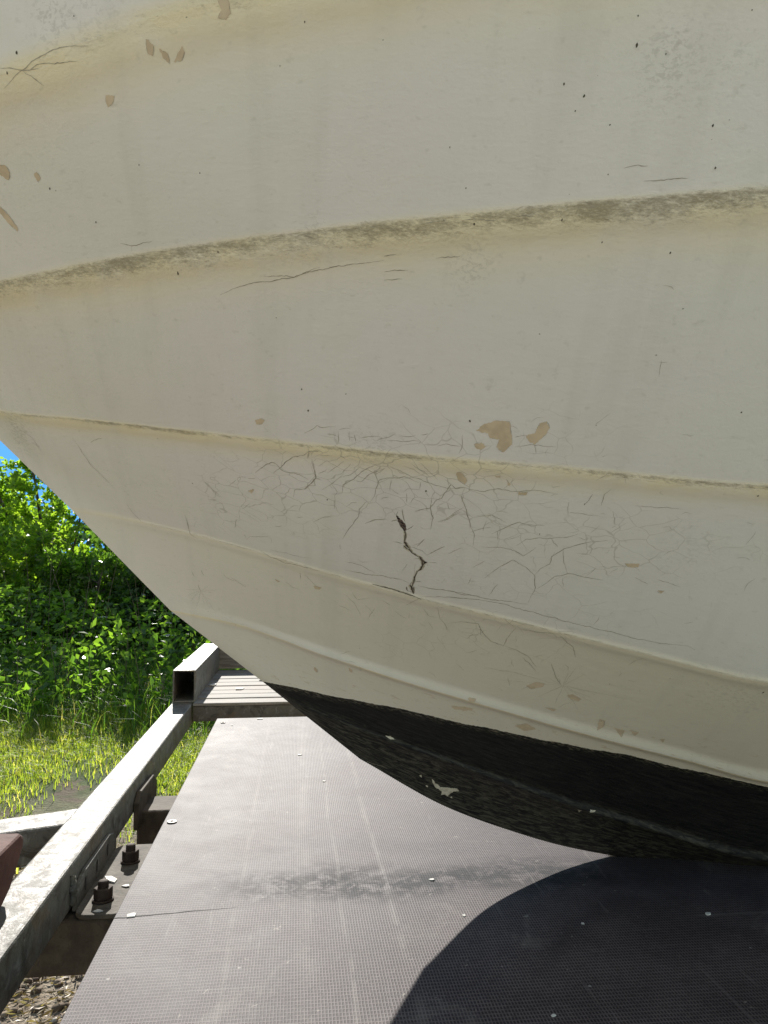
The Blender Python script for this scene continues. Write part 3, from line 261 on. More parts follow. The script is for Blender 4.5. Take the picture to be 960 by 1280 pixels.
# ------------------------------------------------------------------ materials of the boat
def make_hull_paint():
    t = NT('cream hull paint')
    P = t.attr('hp', 'Vector')
    band, grime, wl, spot, shade_tone = (t.attr(a) for a in ('band', 'grime', 'wl', 'spot', 'shade_tone'))
    n1 = t.noise(P, 3.2, 5, .6); n2 = t.noise(P, 14, 6, .65); n3 = t.noise(P, 90, 5, .7)
    c = t.mix(t.ramp(n1, .35, .66), (.765, .742, .672), (.775, .734, .690))       # cream, here greener and there pinker
    c = t.mix(t.m('MULTIPLY', t.ramp(n2, .45, .75), .4), c, (.72, .70, .62))
    c = t.mix(t.m('MULTIPLY', t.attr('ledge_skylight'), .8), c, (.83, .84, .84))  # pale bluish skylight on the ledge, put into the colour
    c = t.mix(t.m('MULTIPLY', shade_tone, .8), c, (.70, .635, .475))  # darker tint paints the shade of the down-facing lower panels
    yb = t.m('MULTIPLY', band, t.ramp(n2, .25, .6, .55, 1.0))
    c = t.mix(t.m('MULTIPLY', yb, 1.0), c, (.82, .71, .46))  # yellow bands paint in warm bounce from the sunlit board
    # fine dirt in the grooves, broken up by noise
    Ps = t.mapv(P, (1, 2.2, 1)); g1 = t.noise(Ps, 150, 4.5, .85, .2, cap=False); g2 = t.noise(Ps, 38, 4, .6)
    g0 = t.noise(P, 5.5, 3, .6)
    gm = t.m('MULTIPLY', grime, t.ramp(g0, .25, .65, .70, 1.06))
    gf = t.m('MULTIPLY', t.ramp(t.m('ADD', t.m('MULTIPLY', gm, .46), t.m('ADD', t.m('MULTIPLY', g1, .85), t.m('MULTIPLY', g2, .40))), .88, 1.24), t.m('MINIMUM', t.m('MULTIPLY', gm, 3), 1))
    c = t.mix(t.m('MULTIPLY', gf, .82), c, (.245, .205, .135))
    c = t.mix(t.m('MULTIPLY', t.m('MULTIPLY', t.m('POWER', gm, 2), .16), t.ramp(g2, .3, .7)), c, (.36, .295, .18))
    sp = t.m('MULTIPLY', spot, t.ramp(t.m('ADD', t.noise(P, 190, 5, .8, .5), t.m('MULTIPLY', spot, .12)), .53, .70))
    c = t.mix(t.m('MULTIPLY', sp, .40), c, (.22, .20, .155))
    # vertical wash streaks and faint stains
    st = t.noise(t.mapv(P, (26, 2.2, 1)), 1.0, 5, .6)
    c = t.mix(t.m('MULTIPLY', t.ramp(st, .48, .72), .17), c, (.52, .50, .43))
    fn = t.ramp(n3, .60, .80)
    c = t.mix(t.m('MULTIPLY', fn, .24), c, (.42, .40, .32))
    # crazing: a connected web of hair lines where the shell has flexed
    cz = t.attr('craze'); Pw = t.n('ShaderNodeVectorMath', operation='ADD'); nzc = t.n('ShaderNodeTexNoise'); nzc.inputs['Scale'].default_value = 30; nzc.inputs['Detail'].default_value = 2; t.l(P, nzc.inputs['Vector'])
    scv = t.n('ShaderNodeVectorMath', operation='SCALE'); t.l(nzc.outputs['Color'], scv.inputs[0]); scv.inputs['Scale'].default_value = .022; t.l(P, Pw.inputs[0]); t.l(scv.outputs[0], Pw.inputs[1])
    ed = t.voro(Pw.outputs[0], 36, 'DISTANCE_TO_EDGE'); line = t.m('MULTIPLY', t.ramp(ed, .022, .006), t.ramp(t.m('ADD', n2, t.m('MULTIPLY', cz, .35)), .62, .78))
    c = t.mix(t.m('MULTIPLY', t.m('MULTIPLY', line, cz), .48), c, (.33, .295, .22))
    # tiny specks
    v = t.voro(P, 46); sm = t.m('MULTIPLY', t.m('LESS_THAN', v, .035), t.m('GREATER_THAN', n2, .56))
    c = t.mix(t.m('MULTIPLY', sm, .65), c, (.16, .14, .10))
    # scuffed cream on the low strip beside the paint edge
    low = t.ramp(wl, .075, .005)
    sc = t.m('MULTIPLY', low, t.ramp(t.noise(t.mapv(P, (1, 3, 1)), 48, 5, .7, .8), .60, .68))
    c = t.mix(t.m('MULTIPLY', sc, .55), c, (.50, .37, .215))
    # antifouling, brushed on by hand up to a ragged edge
    jag = t.m('ADD', t.m('MULTIPLY', t.m('SUBTRACT', t.noise(P, 22, 3, .5), .5), .005), t.m('MULTIPLY', t.m('SUBTRACT', t.noise(t.mapv(P, (1, .5, 1)), 170, 5, .8), .5), .003))
    blk = t.m('LESS_THAN', t.m('ADD', wl, jag), 0)
    Pb = t.mapv(P, (5, 34, 1)); b1 = t.noise(Pb, 6, 7, .75, .5); b2 = t.noise(t.mapv(P, (16, 44, 1)), 2.6, 6, .7, 1.2)
    kc = t.mix(t.ramp(b1, .36, .74), (.0060, .0068, .0070), (.024, .0235, .0215))
    kc = t.mix(t.m('MULTIPLY', t.ramp(b2, .42, .66), t.ramp(t.attr('keelz'), -.05, .25)), kc, (.085, .080, .060))
    kc = t.mix(t.m('MULTIPLY', t.ramp(t.noise(t.mapv(P, (10, 20, 1)), 8, 6, .8, 1.5), .70, .75), .6), kc, (.09, .08, .06))
    near = t.m('MULTIPLY', t.ramp(wl, -.012, 0), t.ramp(t.noise(t.mapv(P, (1, 4, 1)), 120, 4, .8), .52, .62))
    kc = t.mix(t.m('MULTIPLY', near, .55), kc, (.30, .26, .18))
    c = t.mix(blk, c, kc)
    rough = t.m('ADD', t.m('MULTIPLY', blk, .12), t.ramp(n2, .3, .7, .42, .60))
    # brushed paint: orange peel, fine wrinkles, crust on the dirty ledges
    h = t.m('ADD', t.m('MULTIPLY', t.noise(P, 230, 4, .6), .55), t.m('MULTIPLY', t.noise(P, 62, 3, .55, .6), .55))
    h = t.m('ADD', h, t.m('MULTIPLY', t.m('MULTIPLY', t.noise(P, 150, 4, .7, 1.0), gm), 2.6))
    h = t.m('ADD', h, t.m('MULTIPLY', n2, 1.5))
    nb = t.bump(h, .55, .0009)
    return t.bsdf(c, rough, nb, 0, t.m('SUBTRACT', .42, t.m('MULTIPLY', blk, .20)))

def make_mark(name, c0, c1, rough=.8, sc=120):
    t = NT(name); P = t.coord()
    n = t.noise(P, sc, 4, .7)
    return t.bsdf(t.mix(t.ramp(n, .35, .65), c0, c1), rough, t.bump(n, .4, .0006), 0, .3)

M_hull = make_hull_paint()
M_crack = make_mark('crack and shaded rim line', (.27, .24, .18), (.40, .365, .285))
M_crack_deep = make_mark('open crack', (.035, .026, .022), (.11, .085, .07))
M_tan = make_mark('bare gelcoat', (.56, .45, .31), (.66, .54, .38), .6, 60)
M_fiss = make_mark('splintered laminate', (.022, .014, .014), (.16, .12, .10), .9, 300)
M_chipw = make_mark('flaked paint', (.46, .42, .32), (.62, .58, .46), .7, 200)
M_speck = make_mark('speck', (.05, .04, .03), (.10, .09, .06))
M_gel = make_mark('deck gelcoat', (.70, .69, .64), (.76, .75, .70), .35, 30)
M_rub = make_mark('black rubber', (.02, .02, .02), (.03, .03, .03), .6, 40)
def glass_mat():
    t = NT('tinted acrylic'); m = t.bsdf((.25, .30, .32), .05, None, 0, .5)
    t.b.inputs['Transmission Weight'].default_value = .85; return m
M_glass = glass_mat()

# ------------------------------------------------------------------ the boat
boat = tag(empty('motor_boat', BOAT_LOC, BOAT_RZ), 'cream motor boat with cracked paint, ribbed bow and black bottom resting on the trailer', 'boat')
nr, nc = HV.shape[:2]
P3 = HV.reshape(-1, 3)
bvh = hull_bvh()

mesh_v = [P3]; mesh_f = [HF]; mesh_m = [np.zeros(len(HF), int)]
def side_point(u, w, off=0.0):
    """point on the port side at boat x=u, z=w"""
    h = bvh.ray_cast(Vector((u, 3, w)), Vector((0, -1, 0)))
    if h[0] is None: return None, None
    n = h[1]
    if n.y < 0: n = -n
    return h[0] + n * off, n
nvert = len(P3)
def add_piece(V, F, mi):
    global nvert
    mesh_v.append(np.array(V)); mesh_f.append(np.array(F) + nvert); mesh_m.append(np.full(len(F), mi)); nvert += len(V)

def ribbon(pts, width, mi, rnd, taper=True, off_n=.00025):
    dense = []
    for (a, b), (c, d) in zip(pts, pts[1:]):
        L = math.hypot(c - a, d - b); n = max(1, int(L / .0022))
        for i in range(n):
            f = i / n; dense.append((a + (c - a) * f, b + (d - b) * f))
    dense.append(pts[-1]); N = len(dense)
    off = 0.0; V = []; prev = None; P = []
    for i, (a, b) in enumerate(dense):
        off = off * .72 + rnd.uniform(-1, 1) * .00055
        e = max(0.0, math.sin(math.pi * i / max(N - 1, 1))) ** .5 if N > 2 else 1
        ia, ib = max(i - 1, 0), min(i + 1, N - 1)
        du, dw = dense[ib][0] - dense[ia][0], dense[ib][1] - dense[ia][1]
        l = math.hypot(du, dw) or 1
        p, n = side_point(a - dw / l * off * e, b + du / l * off * e, off_n)
        if p is not None: P.append((p, n, i / max(N - 1, 1)))
    if len(P) < 2: return
    for i, (p, n, f) in enumerate(P):
        tdir = (P[min(i + 1, len(P) - 1)][0] - P[max(i - 1, 0)][0]).normalized()
        s = n.cross(tdir).normalized()
        w = width * (min(1, .25 + 3 * min(f, 1 - f)) if taper else 1) * rnd.uniform(.55, 1.2) / 2
        V += [tuple(p - s * w), tuple(p + s * w)]
    F = [(2 * i, 2 * i + 2, 2 * i + 3, 2 * i + 1) for i in range(len(P) - 1)]
    add_piece(V, F, mi)

def patch(pts, mi, rnd):
    """paint loss: jagged outline filled as a fan of quads"""
    out = []
    n = len(pts)
    for i in range(n):
        a, b = Vector(pts[i]), Vector(pts[(i + 1) % n]); L = (b - a).length; k = max(1, int(L / .0012))
        for j in range(k):
            p = a.lerp(b, j / k); d = (b - a) / (L or 1); o = rnd.uniform(-1, 1) * min(.0006, L * .1)
            out.append(p + Vector((-d.y, d.x)) * o)
    c = sum(out, Vector((0, 0))) / len(out)
    V = []
    # triangulate the outline through tessellation so that concave outlines stay right
    from mathutils.geometry import tessellate_polygon
    pr = []
    for p in out:
        q, nn = side_point(p.x, p.y, .00030)
        if q is None: return
        pr.append(q)
    tris = tessellate_polygon([[Vector((p.x, p.y, 0)) for p in out]])
    V = [tuple(q) for q in pr]
    F = [(a, b, cc, cc) for a, b, cc in tris]
    global nvert
    tri_pieces.append((V, [(a, b, cc) for a, b, cc in tris], mi))
tri_pieces = []
rnd = random.Random(3)
for w, pts in CRACKS:
    deep = w >= 1.6
    if deep:
        for sgn in (-1, 1, 0):
            ribbon([(a + rnd.uniform(-.0006, .0006) + sgn * .0008, b + rnd.uniform(-.0006, .0006)) for a, b in pts], w * .0013, 5 if sgn else 1, rnd, off_n=.00012 + .00004 * sgn)
    ribbon(pts, w * .00078, 2 if deep else 1, rnd)
# hair lines around the strained area
for i in range(90):
    u = rnd.gauss(.24, .12); w = rnd.gauss(1.20, .06) if i % 3 else rnd.gauss(1.03, .03)
    a = rnd.choice([rnd.gauss(.1, .3), rnd.gauss(1.1, .4), rnd.gauss(-.7, .4)]); L = rnd.uniform(.004, .016)
    du, dw = math.cos(a) * L, math.sin(a) * L
    ribbon([(u, w), (u + du * .5 + rnd.uniform(-1, 1) * .002, w + dw * .5 + rnd.uniform(-1, 1) * .002), (u + du, w + dw)], .00033, 1, rnd)
for m, pts in CHIPS:
    patch(pts, {0: 3, 1: 4, 2: 5}[m], rnd)
    if m == 0:
        for a_, b_ in zip(pts, pts[1:] + pts[:1]):
            if rnd.random() < .75: ribbon([a_, b_], .00045, 1, rnd)  # thin dark rim stands in for the shade at the chip's edge
    if m == 1:
        for a_ in pts[::2]:
            L = rnd.uniform(.003, .009); an = rnd.uniform(0, 6.283)
            ribbon([a_, (a_[0] + math.cos(an) * L, a_[1] + math.sin(an) * L)], .0005, 2, rnd)
for w, u, z in FLECKS:
    r = w * .00036; k = 7; a0 = rnd.uniform(0, 6)
    patch([(u + math.cos(a0 + 6.283 * i / k) * r * rnd.uniform(.5, 1.1), z + math.sin(a0 + 6.283 * i / k) * r * rnd.uniform(.6, 1.5)) for i in range(k)], 6, rnd)
# join everything of the port side into one mesh (quads as polygons, patches as triangles)
allv = np.concatenate(mesh_v); quads = np.concatenate(mesh_f); qm = np.concatenate(mesh_m)
tv, tf, tm = [], [], []
base = len(allv)
for V, F, mi in tri_pieces:
    tv += V; tf += [(a + base, b + base, c + base) for a, b, c in F]; tm += [mi] * len(F); base += len(V)
# starboard side: coarser mirror
HS2 = np.concatenate([np.linspace(0, .37, 130), np.linspace(.37, 1, 40)[1:]])
SV, SQ, SA, SB = hull_grid(HS2, 16)
SF = grid_faces(SV.shape[0], SV.shape[1], flip=True)
Sp = SV.reshape(-1, 3) * np.array([1, -1, 1])
allv2 = np.concatenate([allv, np.array(tv), Sp]); sf = SF + base
nq = len(quads) + len(sf)
loops = np.concatenate([quads.ravel(), sf.ravel(), np.array(tf).ravel()])
starts = np.concatenate([np.arange(nq) * 4, nq * 4 + np.arange(len(tf)) * 3])
me = bpy.data.meshes.new('hull')
me.vertices.add(len(allv2)); me.vertices.foreach_set('co', allv2.astype(np.float32).ravel())
me.loops.add(len(loops)); me.loops.foreach_set('vertex_index', loops.astype(np.int32))
me.polygons.add(len(starts)); me.polygons.foreach_set('loop_start', starts.astype(np.int32))
me.polygons.foreach_set('material_index', np.concatenate([qm, np.zeros(len(sf), int), np.array(tm)]).astype(np.int32))
me.polygons.foreach_set('use_smooth', np.ones(len(starts), bool))
for m in (M_hull, M_crack, M_crack_deep, M_tan, M_fiss, M_chipw, M_speck): me.materials.append(m)
me.update(calc_edges=True)
# surface attributes for the paint
def attrs(V, Q, GA, GB):
    n = V.shape[0] * V.shape[1]; p = V.reshape(-1, 3); q = Q.reshape(-1); ga = GA.reshape(-1); gb = GB.reshape(-1)
    k = np.minimum(np.floor(q + 1e-9).astype(int), len(LINES) - 2)
    girth = np.zeros_like(V[:, :, 0]); girth[1:] = np.cumsum(np.linalg.norm(np.diff(V, axis=0), axis=2), axis=0)
    hp = np.stack([p[:, 0], girth.reshape(-1), p[:, 1] * .3], 1)
    g = lambda x, s: np.exp(-(x / s) ** 2)
    band = np.zeros(n); grime = np.zeros(n); shade_tone = np.zeros(n)
    #        painted bounce band below, above; grime below, above, strength
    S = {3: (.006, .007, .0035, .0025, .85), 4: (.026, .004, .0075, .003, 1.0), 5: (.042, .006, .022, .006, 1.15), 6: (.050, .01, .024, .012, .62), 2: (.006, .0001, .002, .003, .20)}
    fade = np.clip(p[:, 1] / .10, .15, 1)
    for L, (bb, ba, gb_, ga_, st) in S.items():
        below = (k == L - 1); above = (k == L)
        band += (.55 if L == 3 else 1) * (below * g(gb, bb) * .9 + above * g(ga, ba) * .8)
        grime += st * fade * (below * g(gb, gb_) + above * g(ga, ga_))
    shade_tone = ((k == 2) | (k == 1)) * np.clip(1.1 - p[:, 0] * .8, 0, 1) * .9 + (k == 3) * g(ga, .0) 
    spot = np.zeros(n)
    for kind, r, u, w in GRIMES:
        spot += np.exp(-(((p[:, 0] - u) ** 2 + (p[:, 2] - w) ** 2) / r ** 2)) * (.36 if kind == 0 else .6)
    be = np.array(BLACK_EDGE + [(-4, .875), (-1, .865)]); be = be[np.argsort(be[:, 0])]
    wl = p[:, 2] - np.interp(p[:, 0], be[:, 0], be[:, 1])
    keelz = np.clip(1 - q / 1.15, 0, 1)
    ledge_skylight = (k == 2) * g(ga, .017) * np.clip((.62 - p[:, 0]) / .12, 0, 1) + (k == 1) * g(gb, .005)
    e2 = lambda u, w, su, sw: np.exp(-((p[:, 0] - u) / su) ** 2 - ((p[:, 2] - w) / sw) ** 2)
    craze = np.clip(e2(.42, 1.245, .20, .055) + .8 * e2(.22, 1.15, .16, .06) + .6 * e2(.30, 1.05, .22, .04) + .5 * e2(.62, 1.22, .12, .06), 0, 1)
    return dict(craze=craze, ledge_skylight=ledge_skylight, band=band, grime=grime, shade_tone=shade_tone, spot=spot, wl=wl, keelz=keelz), hp
A1, hp1 = attrs(HV, HQ, HGA, HGB); A2, hp2 = attrs(SV, SQ, SA, SB)
nmid = len(allv2) - len(P3) - len(Sp)
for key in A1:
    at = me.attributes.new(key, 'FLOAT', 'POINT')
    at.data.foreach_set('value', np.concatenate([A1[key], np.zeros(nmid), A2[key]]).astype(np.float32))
at = me.attributes.new('hp', 'FLOAT_VECTOR', 'POINT')
at.data.foreach_set('vector', np.concatenate([hp1, np.zeros((nmid, 3)), hp2 + np.array([5, 0, 0])]).astype(np.float32).ravel())
hull = bpy.data.objects.new('hull', me); COL.objects.link(hull); hull.parent = boat
hull['label'] = 'cream hull side with brown grime along the strakes, peeled tan patches, crazed paint and black bottom paint'

# deck, rub rail, transom, windscreen: above and behind the frame, built plainly
hd = np.linspace(0, 1, 60)
sh = line_pts(LINES[-1], hd)
mb = MB()
for i in range(len(sh) - 1):
    a, b = sh[i], sh[i + 1]
    for s in range(8):
        f0, f1 = 1 - s / 4, 1 - (s + 1) / 4
        def dp(p, f): return (p[0], p[1] * f, p[2] + .10 * (1 - f * f) * min(1, p[1] / .4))
        mb.add([dp(a, f0), dp(b, f0), dp(b, f1), dp(a, f1)], [(0, 1, 2, 3)])
mb.build('deck', M_gel, boat, smooth=True)
for s in (1, -1):
    mb = MB(); mb.tube([(p[0] + (.012 if i == 0 else 0), s * (p[1] + .004), p[2] - .01) for i, p in enumerate(sh)], .02, 8); mb.build('rub_rail', M_rub, boat, smooth=True)
mb = MB()
tr = [line_pts(L, np.array([1.0]))[0] for L in LINES]
poly = [(p[1], p[2]) for p in tr] + [(-p[1], p[2]) for p in tr[:0:-1]]
mb.add([(U_AFT - .002, y, z) for y, z in poly], [tuple(range(len(poly)))])
mb.build('transom', M_gel, boat)
mb = MB()
ws = [(-1.3, .75, 1.78), (-.75, .55, 1.84), (-.55, 0, 1.88), (-.75, -.55, 1.84), (-1.3, -.75, 1.78)]
wt = [(-1.6, .70, 2.16), (-1.15, .5, 2.22), (-1.0, 0, 2.25), (-1.15, -.5, 2.22), (-1.6, -.70, 2.16)]
mb.add(ws + wt, [(i, i + 1, i + 6, i + 5) for i in range(4)])
wsx = mb.build('windscreen', M_glass, boat)
md = wsx.modifiers.new('thickness', 'SOLIDIFY'); md.thickness = .006
# ------------------------------------------------------------------ trailer materials
def make_galv(name, base=(.135, .124, .104), dark=(.052, .041, .030), metal=.0):
    t = NT(name); P = t.coord()
    n1 = t.noise(P, 7, 5, .65); n2 = t.noise(P, 40, 6, .7, .6); n3 = t.noise(P, 260, 4, .7)
    sp = t.voro(P, 90, out='Color'); spf = t.noise(sp, 2, 0)
    c = t.mix(t.ramp(n1, .36, .64), base, tuple(x * .78 for x in base))
    c = t.mix(t.m('MULTIPLY', t.ramp(n2, .50, .68), .6), c, (.25, .24, .215))
    c = t.mix(t.m('MULTIPLY', t.ramp(t.noise(P, 23, 6, .75, .8), .50, .64), .8), c, dark)
    c = t.mix(t.m('MULTIPLY', t.ramp(n3, .55, .72), .35), c, dark)
    scr = t.noise(t.coord(scale=(120, 9, 60), rot=(0, 0, .5)), 1.0, 4, .8, .4)
    c = t.mix(t.m('MULTIPLY', t.ramp(scr, .62, .68), .55), c, (.10, .085, .065))
    c = t.mix(t.m('MULTIPLY', t.ramp(t.noise(P, 9, 5, .7, 1), .50, .66), .6), c, (.15, .11, .07))
    return t.bsdf(c, t.ramp(n2, .3, .7, .48, .72), t.bump(t.m('ADD', n3, t.m('MULTIPLY', n2, 1.6)), .45, .0012), metal, .45)
def make_rust(name, a, b, sc=35):
    t = NT(name); P = t.coord()
    n = t.noise(P, sc, 6, .7); f = t.noise(P, sc * 8, 3, .7)
    c = t.mix(t.ramp(n, .38, .62), a, b); c = t.mix(t.m('MULTIPLY', t.ramp(f, .5, .7), .4), c, (.03, .022, .018))
    return t.bsdf(c, .8, t.bump(t.m('ADD', n, f), .5, .0015), 0, .3)
def make_planks():
    t = NT('weathered deck plank'); P = t.coord()
    g = t.noise(t.mapv(P, (3, 70, 70)), 1.5, 6, .7, .8); n = t.noise(P, 5, 4, .6)
    c = t.mix(t.ramp(g, .35, .62), (.14, .12, .10), (.26, .24, .21)); c = t.mix(t.m('MULTIPLY', t.ramp(n, .5, .7), .6), c, (.24, .19, .15))
    c = t.mix(t.m('MULTIPLY', t.ramp(t.noise(P, 130, 4, .7), .6, .72), .5), c, (.08, .07, .06))
    return t.bsdf(c, .75, t.bump(g, .5, .0015), 0, .3)
def make_panel():
    t = NT('mesh faced plywood'); P = t.coord()
    sx = t.n('ShaderNodeSeparateXYZ'); t.l(P, sx.inputs[0])
    wob = t.m('MULTIPLY', t.m('SUBTRACT', t.noise(P, 60, 2, .5), .5), .0012)
    def lines(s, per, wdt):
        fr = t.m('FRACT', t.m('DIVIDE', t.m('ADD', s, wob), per))
        a = t.m('ABSOLUTE', t.m('SUBTRACT', fr, .5)); return t.ramp(a, .5 - wdt * 1.6, .5 - wdt * .5)
    gx = lines(sx.outputs[0], .0036, .17); gy = lines(sx.outputs[1], .0066, .13)
    grid = t.m('MAXIMUM', gx, t.m('MULTIPLY', gy, .85))
    n1 = t.noise(P, 2.2, 5, .6); n2 = t.noise(P, 11, 6, .65, .4); n3 = t.noise(P, 180, 4, .75); n4 = t.noise(P, 45, 5, .7, .5)
    dust = t.m('ADD', t.m('MULTIPLY', t.ramp(n1, .3, .7), .45), t.m('MULTIPLY', t.ramp(n2, .3, .7), .55))
    base = t.mix(dust, (.020, .0145, .017), (.050, .037, .040))
    line = t.mix(dust, (.112, .090, .092), (.185, .155, .154))
    # worn band across the board
    yb = t.m('SUBTRACT', sx.outputs[1], t.m('ADD', 1.168, t.m('MULTIPLY', t.m('SUBTRACT', n2, .5), .10)))
    band = t.ramp(t.m('ABSOLUTE', yb), .085, .01)
    xb = t.m('MULTIPLY', t.ramp(sx.outputs[0], -.20, .08), t.ramp(sx.outputs[0], .60, .38))
    worn = t.m('MULTIPLY', t.m('MULTIPLY', band, xb), t.ramp(t.m('ADD', n4, t.m('MULTIPLY', n3, .5)), .55, .85))
    base = t.mix(worn, base, (.010, .013, .017)); grid2 = t.m('MULTIPLY', grid, t.m('SUBTRACT', 1, t.m('MULTIPLY', worn, .72)))
    c = t.mix(t.m('MULTIPLY', grid2, t.ramp(n3, .25, .6, .45, 1)), base, line)
    # pale drag marks along the board
    def streak(x0, wd, st):
        nonlocal c
        d = t.m('ABSOLUTE', t.m('SUBTRACT', t.m('ADD', sx.outputs[0], t.m('MULTIPLY', t.m('SUBTRACT', t.noise(P, 3, 2, .5), .5), .02)), x0))
        f = t.m('MULTIPLY', t.ramp(d, wd, 0), t.ramp(t.noise(t.mapv(P, (1, .5, 1)), 30, 4, .7), .35, .6))
        c = t.mix(t.m('MULTIPLY', f, st), c, (.30, .27, .245))
    streak(.064, .005, .26); streak(.132, .009, .22); streak(.015, .02, .15); streak(-.08, .006, .18)
    c = t.mix(t.m('MULTIPLY', t.ramp(t.noise(P, 5.5, 5, .7, 1.5, cap=False), .56, .72), .30), c, (.25, .22, .20))
    c = t.mix(t.m('MULTIPLY', t.ramp(t.noise(P, 3.1, 4, .7, .5), .58, .70), .30), c, (.030, .024, .028))
    sc = t.noise(t.coord(scale=(60, 3.5, 1), rot=(0, 0, .45)), 1, 5, .7, .3); c = t.mix(t.m('MULTIPLY', t.ramp(sc, .64, .70), .35), c, (.22, .20, .19))
    sc2 = t.noise(t.coord(scale=(4, 70, 1), rot=(0, 0, .12)), 1, 5, .7, .5); c = t.mix(t.m('MULTIPLY', t.ramp(sc2, .64, .72), .4), c, (.20, .185, .175))
    c = t.mix(t.m('MULTIPLY', t.ramp(t.noise(P, 60, 5, .8, .8), .70, .76), .5), c, (.42, .38, .33))
    c = t.mix(t.m('MULTIPLY', t.m('LESS_THAN', t.voro(P, 15), .03), .5), c, (.55, .52, .48))
    rough = t.m('SUBTRACT', t.ramp(n2, .3, .7, .65, .69), t.m('MULTIPLY', worn, -.12))
    nb = t.bump(t.m('ADD', t.m('MULTIPLY', grid, 1.0), t.m('MULTIPLY', n3, .5)), .45, .0005)
    return t.bsdf(c, rough, nb, 0, .26)
M_galv = make_galv('weathered galvanised steel')
M_galvd = make_galv('stained galvanised steel', (.11, .10, .08), (.045, .036, .026))
M_rustdk = make_rust('rusty fastener', (.045, .028, .020), (.085, .058, .042))
M_red = make_rust('red primer steel', (.085, .032, .024), (.13, .055, .042), 14)
M_plank = make_planks()
M_panel = make_panel()
M_edge = make_rust('plywood edge', (.30, .27, .22), (.18, .15, .11), 60)
M_dark = make_rust('dark slot', (.015, .013, .011), (.03, .025, .02))
M_brown = make_rust('dirty brown steel', (.055, .042, .030), (.10, .078, .056), 18)
M_brown2 = make_rust('grey brown plate', (.075, .064, .050), (.14, .122, .098), 22)
M_flake = make_mark('white flake', (.62, .60, .55), (.75, .73, .68), .7, 80)
M_tyre = make_mark('tyre rubber', (.018, .018, .018), (.03, .03, .03), .85, 60)

# ------------------------------------------------------------------ trailer
trailer = tag(empty('boat_trailer', (0, 0, 0)), 'galvanised boat trailer frame with plank deck and plywood walkway under the bow', 'boat trailer')
def rbox(name, x0, x1, y0, y1, z0, z1, mat, parent=trailer, bevel=.004, label=None):
    mb = MB(); mb.box(x0, x1, y0, y1, z0, z1); o = mb.build(name, mat, parent, bevel=bevel, smooth=False)
    if label: o['label'] = label
    return o
rbox('main_beam', -.4005, -.3335, .42, 3.42, .632, .70, M_galv, label='left side beam with scratched pale top')
rbox('main_beam', 1.34, 1.407, .42, 3.42, .632, .70, M_galv)
def hollow(name, x0, x1, y0, y1, z0, z1, w, mat, parent):
    mb = MB()
    O = [(x0, z0), (x1, z0), (x1, z1), (x0, z1)]; I = [(x0 + w, z0 + w), (x1 - w, z0 + w), (x1 - w, z1 - w), (x0 + w, z1 - w)]
    V = [(x, y0, z) for x, z in O] + [(x, y1, z) for x, z in O] + [(x, y0, z) for x, z in I] + [(x, y1, z) for x, z in I]
    F = []
    for i in range(4):
        j = (i + 1) % 4
        F += [(i, j, 4 + j, 4 + i), (8 + j, 8 + i, 12 + i, 12 + j), (j, i, 8 + i, 8 + j), (4 + i, 4 + j, 12 + j, 12 + i)]
    mb.add(V, F); o = mb.build(name, mat, parent, bevel=.0018, seg=2); return o
rb = hollow('raised_beam', -.3985, -.3255, 2.575, 3.42, .7005, .804, .0055, M_galv, trailer)
rb['label'] = 'open ended hollow tube lying on the far end of the left beam'
# crossbeams
rbox('crossbeam', -.430, 1.3395, 1.215, 1.49, .544, .6245, M_brown, bevel=.005)
rbox('crossbeam', -.333, 1.3395, 1.707, 1.815, .470, .628, M_brown, bevel=.005)
rbox('crossbeam', -.333, 1.3395, .55, .63, .556, .634, M_galvd, bevel=.005)
rbox('crossbeam', -.333, 1.3395, 3.14, 3.22, .556, .634, M_galvd, bevel=.005)
# angled outrigger on the left
d = Vector((-.93, -.367, 0)); nrm = Vector((-d.y, d.x, 0)); A = Vector((-.401, 1.572, 0))
mb = MB(); hw = .045
q = [A + nrm * hw + d * -.0, A - nrm * hw + d * -.0, A - nrm * hw + d * .95, A + nrm * hw + d * .95]
q[0] = A + nrm * hw - d * ((A + nrm * hw).x + .4015) / d.x; q[1] = A - nrm * hw - d * ((A - nrm * hw).x + .4015) / d.x
mb.prism([(p.x, p.y) for p in q], .602, .668); mb.build('outrigger_arm', M_galv, trailer, bevel=.005)
# red block clamped on the beam
mb = MB(); prof = [(.82, .7005), (1.085, .7005), (1.115, .712), (1.162, .752), (1.164, .766), (1.150, .774), (.82, .774)]
V = [(-.56, y, z) for y, z in prof] + [(-.380, y, z) for y, z in prof]; n = len(prof)
mb.add(V, [tuple(range(n - 1, -1, -1)), tuple(range(n, 2 * n))] + [(i, (i + 1) % n, n + (i + 1) % n, n + i) for i in range(n)])
o = mb.build('side_bracket', M_red, trailer, bevel=.006, seg=3); o['label'] = 'red painted steel block sitting on the left beam'
# bolted bracket: plate with rounded corners + upright flange with slots
def rounded(x0, x1, y0, y1, r, n=6):
    out = []
    for cx, cy, a0 in ((x1 - r, y1 - r, 0), (x0 + r, y1 - r, 90), (x0 + r, y0 + r, 180), (x1 - r, y0 + r, 270)):
        for i in range(n + 1):
            a = R(a0 + 90 * i / n); out.append((cx + r * math.cos(a), cy + r * math.sin(a)))
    return out
br = MB(); br.prism(rounded(-.326, -.17, 1.212, 1.50, .022), .625, .632)
plate = br.build('bracket_plate', M_brown2, trailer, bevel=.0015)
